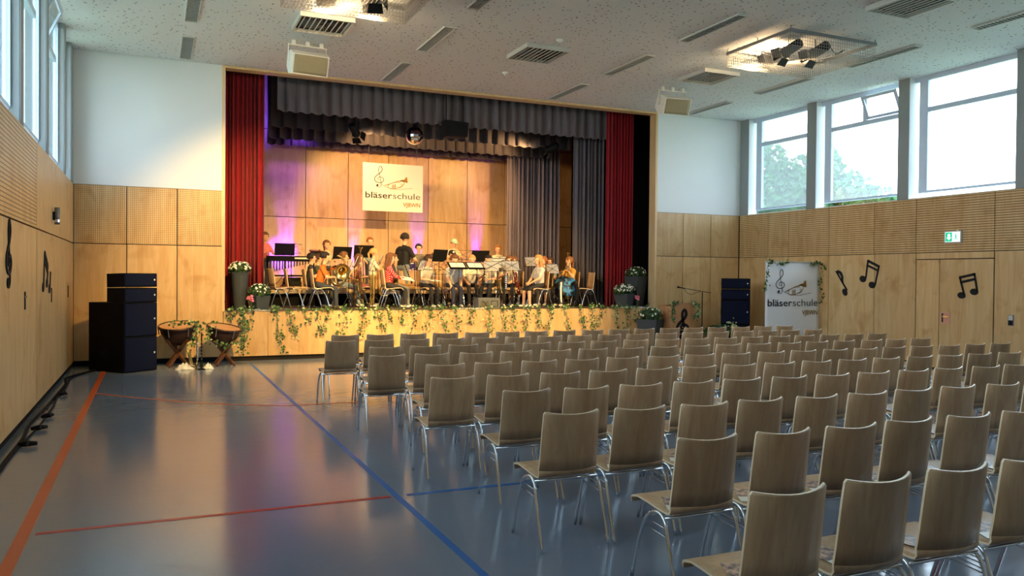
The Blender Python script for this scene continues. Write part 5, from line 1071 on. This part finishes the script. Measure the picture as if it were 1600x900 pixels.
person('seated person in white shirt with hands on black trousers', 6.90, 17.82, ZS, -12, 'sit', 1.48, (236, 228, 212), (30, 30, 34), BLD, lean=.18, hands=((-.13,-.32,.06), (.12,-.30,.06))); seat_for('plywood chair of the person with hands on black trousers', 6.90, 17.84, -12)
person('girl with tied hair seated in the back row at the right', 8.44, 19.85, ZR, -10, 'sit', 1.32, (228, 214, 190), (60, 60, 66), (150, 96, 50), 'tail'); stool('black stool of the girl in the back row at the right', 8.44, 19.92, ZR)
person('seated dark-haired clarinet player in white shirt and black trousers', 7.26, 17.62, ZS, -38, 'sit', 1.46, (238, 230, 214), (28, 28, 32), BLK, lean=.1, hands=((-.06,-.26,.22), (.05,-.28,.12))); seat_for('plywood chair of the clarinet player', 7.26, 17.62, -38)
person('seated bassoon player in white top and black trousers', 7.80, 17.62, ZS, -28, 'sit', 1.46, (200, 190, 176), (26, 26, 30), BRN, 'long', hands=((-.10,-.22,.26), (.06,-.26,.08))); seat_for('plywood chair of the bassoon player', 7.80, 17.62, -28)
person('seated girl in pink shorts playing a trumpet', 8.10, 18.05, ZS, -58, 'sit', 1.44, (150, 150, 148), (180, 70, 84), BRN, 'long', hands=((-.05,-.28,.42), (.05,-.26,.42)), shorts=True); seat_for('plywood chair of the trumpet girl in pink shorts', 8.10, 18.05, -58)
person('seated girl with long blonde hair in light grey shirt and black shorts', 8.34, 17.18, ZS, -80, 'sit', 1.50, (196, 196, 194), (30, 30, 34), (190, 140, 88), 'long', hands=((-.08,-.26,.06), (.10,-.30,.06)), shorts=True); seat_for('brown-backed plywood chair of the blonde girl in light grey', 8.37, 17.18, -80)
person('seated girl in grey top behind the blonde girl in light grey', 8.76, 17.75, ZS, -72, 'sit', 1.46, (120, 112, 104), (70, 66, 66), (150, 90, 54), 'tail', hands=play(.85)); seat_for('plywood chair of the girl behind the blonde girl in light grey', 8.76, 17.75, -72)
person('seated player in pale blue shirt and shorts behind a music stand', 9.06, 18.0, ZS, -62, 'sit', 1.44, (150, 170, 190), (36, 36, 44), DBR, shorts=True, hands=play(.84)); seat_for('plywood chair of the player in pale blue shirt', 9.06, 18.0, -62)
person('seated girl with tied hair and mustard top at the right end of the band', 9.34, 17.50, ZS, -74, 'sit', 1.46, (206, 156, 70), (30, 30, 40), (160, 100, 54), 'tail', hands=((-.08,-.22,.30), (.10,-.18,.34))); seat_for('plywood chair of the girl in the mustard top', 9.36, 17.50, -74)
for lab, x, y, hd in (('empty plywood chair behind the music stand right of the dotted sweater', 5.48, 18.25, 0), ('empty plywood chair behind the boy writing on his lap', 6.05, 18.25, 5), ('empty plywood chair left of the black desk stand', 6.62, 18.42, 0), ('empty plywood chair facing left at the far right of the band', 9.72, 17.35, -95), ('empty plywood chair before the grey side curtain', 9.72, 18.05, -60), ('empty plywood chair left of the vibraphone near the low planter', 2.42, 17.45, 100), ('empty plywood chair below the vibraphone', 2.78, 17.6, 80), ('empty plywood chair behind the girl in pink shorts', 8.2, 18.75, -30), ('empty plywood chair behind the clarinet player', 7.36, 18.35, 0)): seat_for(lab, x, y, hd)
# finish the bodies: one continuous surface each, coloured by region
dg = bpy.context.evaluated_depsgraph_get(); dg.update()
for t, o, C, fing, shirt, pants, shoes, skin, shorts in PEOPLE:
    me = bpy.data.meshes.new_from_object(o.evaluated_get(dg)); me.name = 'body'
    nv = len(me.vertices); np_ = len(me.polygons); cen = np.empty(np_*3); me.polygons.foreach_get('center', cen); cen = cen.reshape(-1, 3)
    best = np.full(np_, 9.0); reg = np.zeros(np_, int); RI = {'skin': 0, 'shirt': 1, 'pants': 2, 'shoes': 3}
    for p0, r0, p1, r1, rg in C:
        a, b = np.array(p0), np.array(p1); d = b-a; u = np.clip(((cen-a) @ d)/max(1e-9, d @ d), 0, 1); q = cen-(a+u[:, None]*d)
        ds = np.sqrt((q*q).sum(1))-(r0+(r1-r0)*u)-(.003 if rg != 'skin' else 0); mk = ds < best; best[mk] = ds[mk]; reg[mk] = RI[rg]
    v = np.empty(nv*3); me.vertices.foreach_get('co', v); fb = MB(); fb.v = [tuple(q) for q in v.reshape(-1, 3)]; fb.f = [tuple(p.vertices) for p in me.polygons]; fb.m = reg.tolist()
    for pts, rs in fing: fb.tube(pts, rs, 6, 0)
    bpy.data.objects.remove(o); bpy.data.meshes.remove(me)
    sk = 'skin_%d' % skin[0]
    if sk not in M_: M_[sk] = plain(sk, srgb(*skin), .55, var=.06)
    fb.build('body', [M_[sk], clothm(shirt), clothm(pants), clothm(shoes)], t, True)
# ------------------------------------------------------------------ instruments in hands
def inst(name, lab, loc, rz, cat=None): return thing(name, lab, cat or name, loc, rz)
def trumpet(lab, loc, rz, pitch):
    t = inst('trumpet', lab, loc, rz); t.rotation_euler = (pitch, 0, rz)   # bell towards local -Y
    MB().tube([(0, .12, 0), (0, -.10, 0), (0, -.22, 0), (0, -.30, 0), (0, -.34, 0)], [.006, .007, .012, .026, .055], 10, cap=False).build('bell', M_['brass'], t, True)
    MB().tube(smooth_path([(0, .16, 0), (0, .12, -.0), (0, .15, -.06), (0, .05, -.075), (0, -.12, -.075), (0, -.17, -.04), (0, -.12, -.005)], 4), .007, 6).build('tubing', M_['brass'], t, True)
    for k in range(3): MB().tube([(.012, .0+.032*k, -.09), (.012, .0+.032*k, .05)], .011, 7).build('valve', M_['silver'], t, True)
    MB().tube([(0, .16, 0), (0, .20, 0)], [.005, .011], 7).build('mouthpiece', M_['silver'], t, True)
trumpet('trumpet held upright by the boy in the dark t-shirt', (4.26, 17.98, ZS+1.02), .9, -1.45); trumpet('trumpet played by the girl in pink shorts', (7.80, 17.88, ZS+.98), math.radians(-58), .1); trumpet('trumpet held upright by the girl in the mustard top', (9.20, 17.36, ZS+.98), .4, -1.4)
t = inst('tuba', 'brass tuba held by the person in the orange shirt', (3.62, 17.14, ZS+.52), math.radians(4))
P = smooth_path([(0, .10, .62), (.06, .12, .60), (.16, .12, .50), (.17, .12, .12), (.08, .12, .0), (-.06, .12, .02), (-.12, .10, .14), (-.12, .04, .34), (-.04, -.08, .36), (.0, -.22, .30), (.0, -.30, .27)], 5); n = len(P)
MB().tube(P[:-8], [.016+.045*(i/n)**1.3 for i in range(n-8)], 10).build('tubing', M_['brass'], t, True); MB().tube(P[-9:], [.055, .062, .068, .076, .086, .10, .125, .155, .175], 16, cap=False).build('bell', M_['brass'], t, True)
MB().lathe([(.168, -.004), (.180, 0), (.168, .004)], n=18, mat=Matrix.Translation((.0, -.30, .27)) @ Matrix.Rotation(PI/2-.2, 4, 'X')).build('bell_rim', M_['brass'], t, True)
for k in range(3): MB().tube([(.02+.045*k, .03, .16), (.02+.045*k, .03, .40)], .018, 8).build('valve', M_['silver'], t, True)
MB().tube(smooth_path([(.05, .05, .2), (.14, .05, .25), (.16, .05, .38), (.10, .05, .44), (.02, .05, .40)], 4), .012, 6).build('slide', M_['brass'], t, True)
t = inst('euphonium', 'brass horn resting on the floor behind the music stands', (4.78, 17.75, ZS+.28), math.radians(20), 'horn')
MB().tube(smooth_path([(.1, .0, .30), (.12, .0, .1), (.06, 0, .0), (-.06, 0, .0), (-.12, 0, .12), (-.08, -.02, .26), (0, -.10, .30), (.0, -.2, .28)], 5), .03, 8).build('tubing', M_['brass'], t, True); MB().lathe([(.035, 0), (.05, .06), (.09, .11), (.15, .14)], n=16, mat=Matrix.Translation((0, -.18, .28)) @ Matrix.Rotation(PI/2, 4, 'X')).build('bell', M_['brass'], t, True); MB().tube([(0, .05, .16), (.05, .15, -.27)], .01, 5).tube([(0, .05, .16), (-.12, -.05, -.27)], .01, 5).tube([(0, .05, .16), (.14, -.05, -.27)], .01, 5).build('stand', M_['black'], t)
def clarinet(lab, a, b):
    t = inst('clarinet', lab, a, 0); a, b = Vector(a), Vector(b); d = b-a; MB().tube([(0,0,0), d*.1, d*.85, d*.95, d], [.008, .012, .013, .02, .032], 8).build('body', M_['black'], t, True); 
    for j in range(5): p = d*(.2+.13*j); MB().ball(p+Vector((0, -.014, 0)), .011, 6, 4).build('key', M_['silver'], t)
clarinet('black clarinet held by the dark-haired player in white', (7.10, 17.44, ZS+1.02), (6.98, 17.22, ZS+.52)); clarinet('black clarinet of the child in the grey top', (5.24, 17.72, ZS+.98), (5.40, 17.66, ZS+.55))
t = inst('bassoon', 'red-brown bassoon of the player in white top', (7.86, 17.36, ZS+.28), 0); M_['redwood'] = plain('red_brown_lacquer', srgb(96, 34, 26), .3)
MB().tube([(.06, 0, 0), (-.12, .02, .86)], .026, 8).build('long_joint', M_['redwood'], t, True); MB().tube([(.11, 0, 0), (.0, .02, .55)], .022, 8).build('wing_joint', M_['redwood'], t, True); MB().tube([(.055, 0, -.05), (.11, 0, .03)], .035, 8).build('boot_cap', M_['silver'], t, True); MB().tube(smooth_path([(.0, .02, .55), (.0, .05, .62), (.0, .14, .64), (.0, .2, .60)], 4), .004, 5).build('bocal', M_['silver'], t, True)
for k in range(6): MB().ball((.045-.035*k*.9, -.03, .12+.11*k), .013, 6, 4).build('key', M_['silver'], t)
t = thing('saxophone', 'brass saxophone hanging before the clarinet player', 'saxophone', (7.52, 17.42, ZS+.30), -.6); sax_parts(t, M_['brass'], .95)
t = thing('saxophone', 'brass saxophone held by the boy in pale jeans', 'saxophone', (4.2, 17.75, ZS+.32), .9); sax_parts(t, M_['brass'], .85)
t = thing('sheet_music', 'open white sheet on the lap of the girl in the dotted sweater', 'sheet music', (5.10, 17.10, ZS+.66)); t.rotation_euler = (.35, .1, .3); MB().box(-.16, .16, -.12, .12, 0, .003).build('page', M_['paper'], t)
t = thing('sheet_music', 'white sheet on the lap of the boy writing', 'sheet music', (5.82, 17.28, ZS+.62)); t.rotation_euler = (.15, 0, .3); MB().box(-.13, .13, -.10, .10, 0, .003).build('page', M_['paper'], t)
# jacket on the chair at the far right
M_['jacketblue'] = None
def jacket_mat():
    k = N('blue_black_jacket'); tx = k.n('ShaderNodeTexCoord'); n1 = k.n('ShaderNodeTexNoise', Scale=7, Detail=2, Distortion=.8); k.l(tx.outputs['Object'], n1.inputs['Vector']); c = k.n('ShaderNodeValToRGB'); e = c.color_ramp.elements; e[0].position = .46; e[0].color = srgb(18, 22, 34); e[1].position = .54; e[1].color = srgb(50, 130, 200); k.l(n1.outputs[0], c.inputs[0]); k.l(c.outputs[0], k.b.inputs['Base Color']); k.b.inputs['Roughness'].default_value = .6; return k.m
t = thing('jacket', 'blue and black track jacket on the lap of the girl in mustard', 'jacket', (9.20, 17.34, ZS+.60))
o = MB().grid(lambda u, v: ((u-.5)*.52, -.16+.30*v+.03*math.sin(9*u), .05+.06*math.sin(PI*u)+.03*math.sin(12*u+5*v)-(.42*max(0, .35-v)/.35+.02*math.sin(14*u))*1.0-.5*max(0, abs(u-.5)-.38)), 26, 14).build('fabric', jacket_mat(), t, True); o.modifiers.new('t', 'SOLIDIFY').thickness = .02
MB().tube(smooth_path([(-.24, -.17, .0), (-.26, -.19, -.2), (-.25, -.2, -.5)], 5), .022, 6).build('white_stripe', M_['paper'], t, True); MB().tube(smooth_path([(.10, -.16, .02), (.18, -.19, -.16), (.16, -.2, -.45)], 5), .05, 8).build('sleeve', M_['black'], t, True)
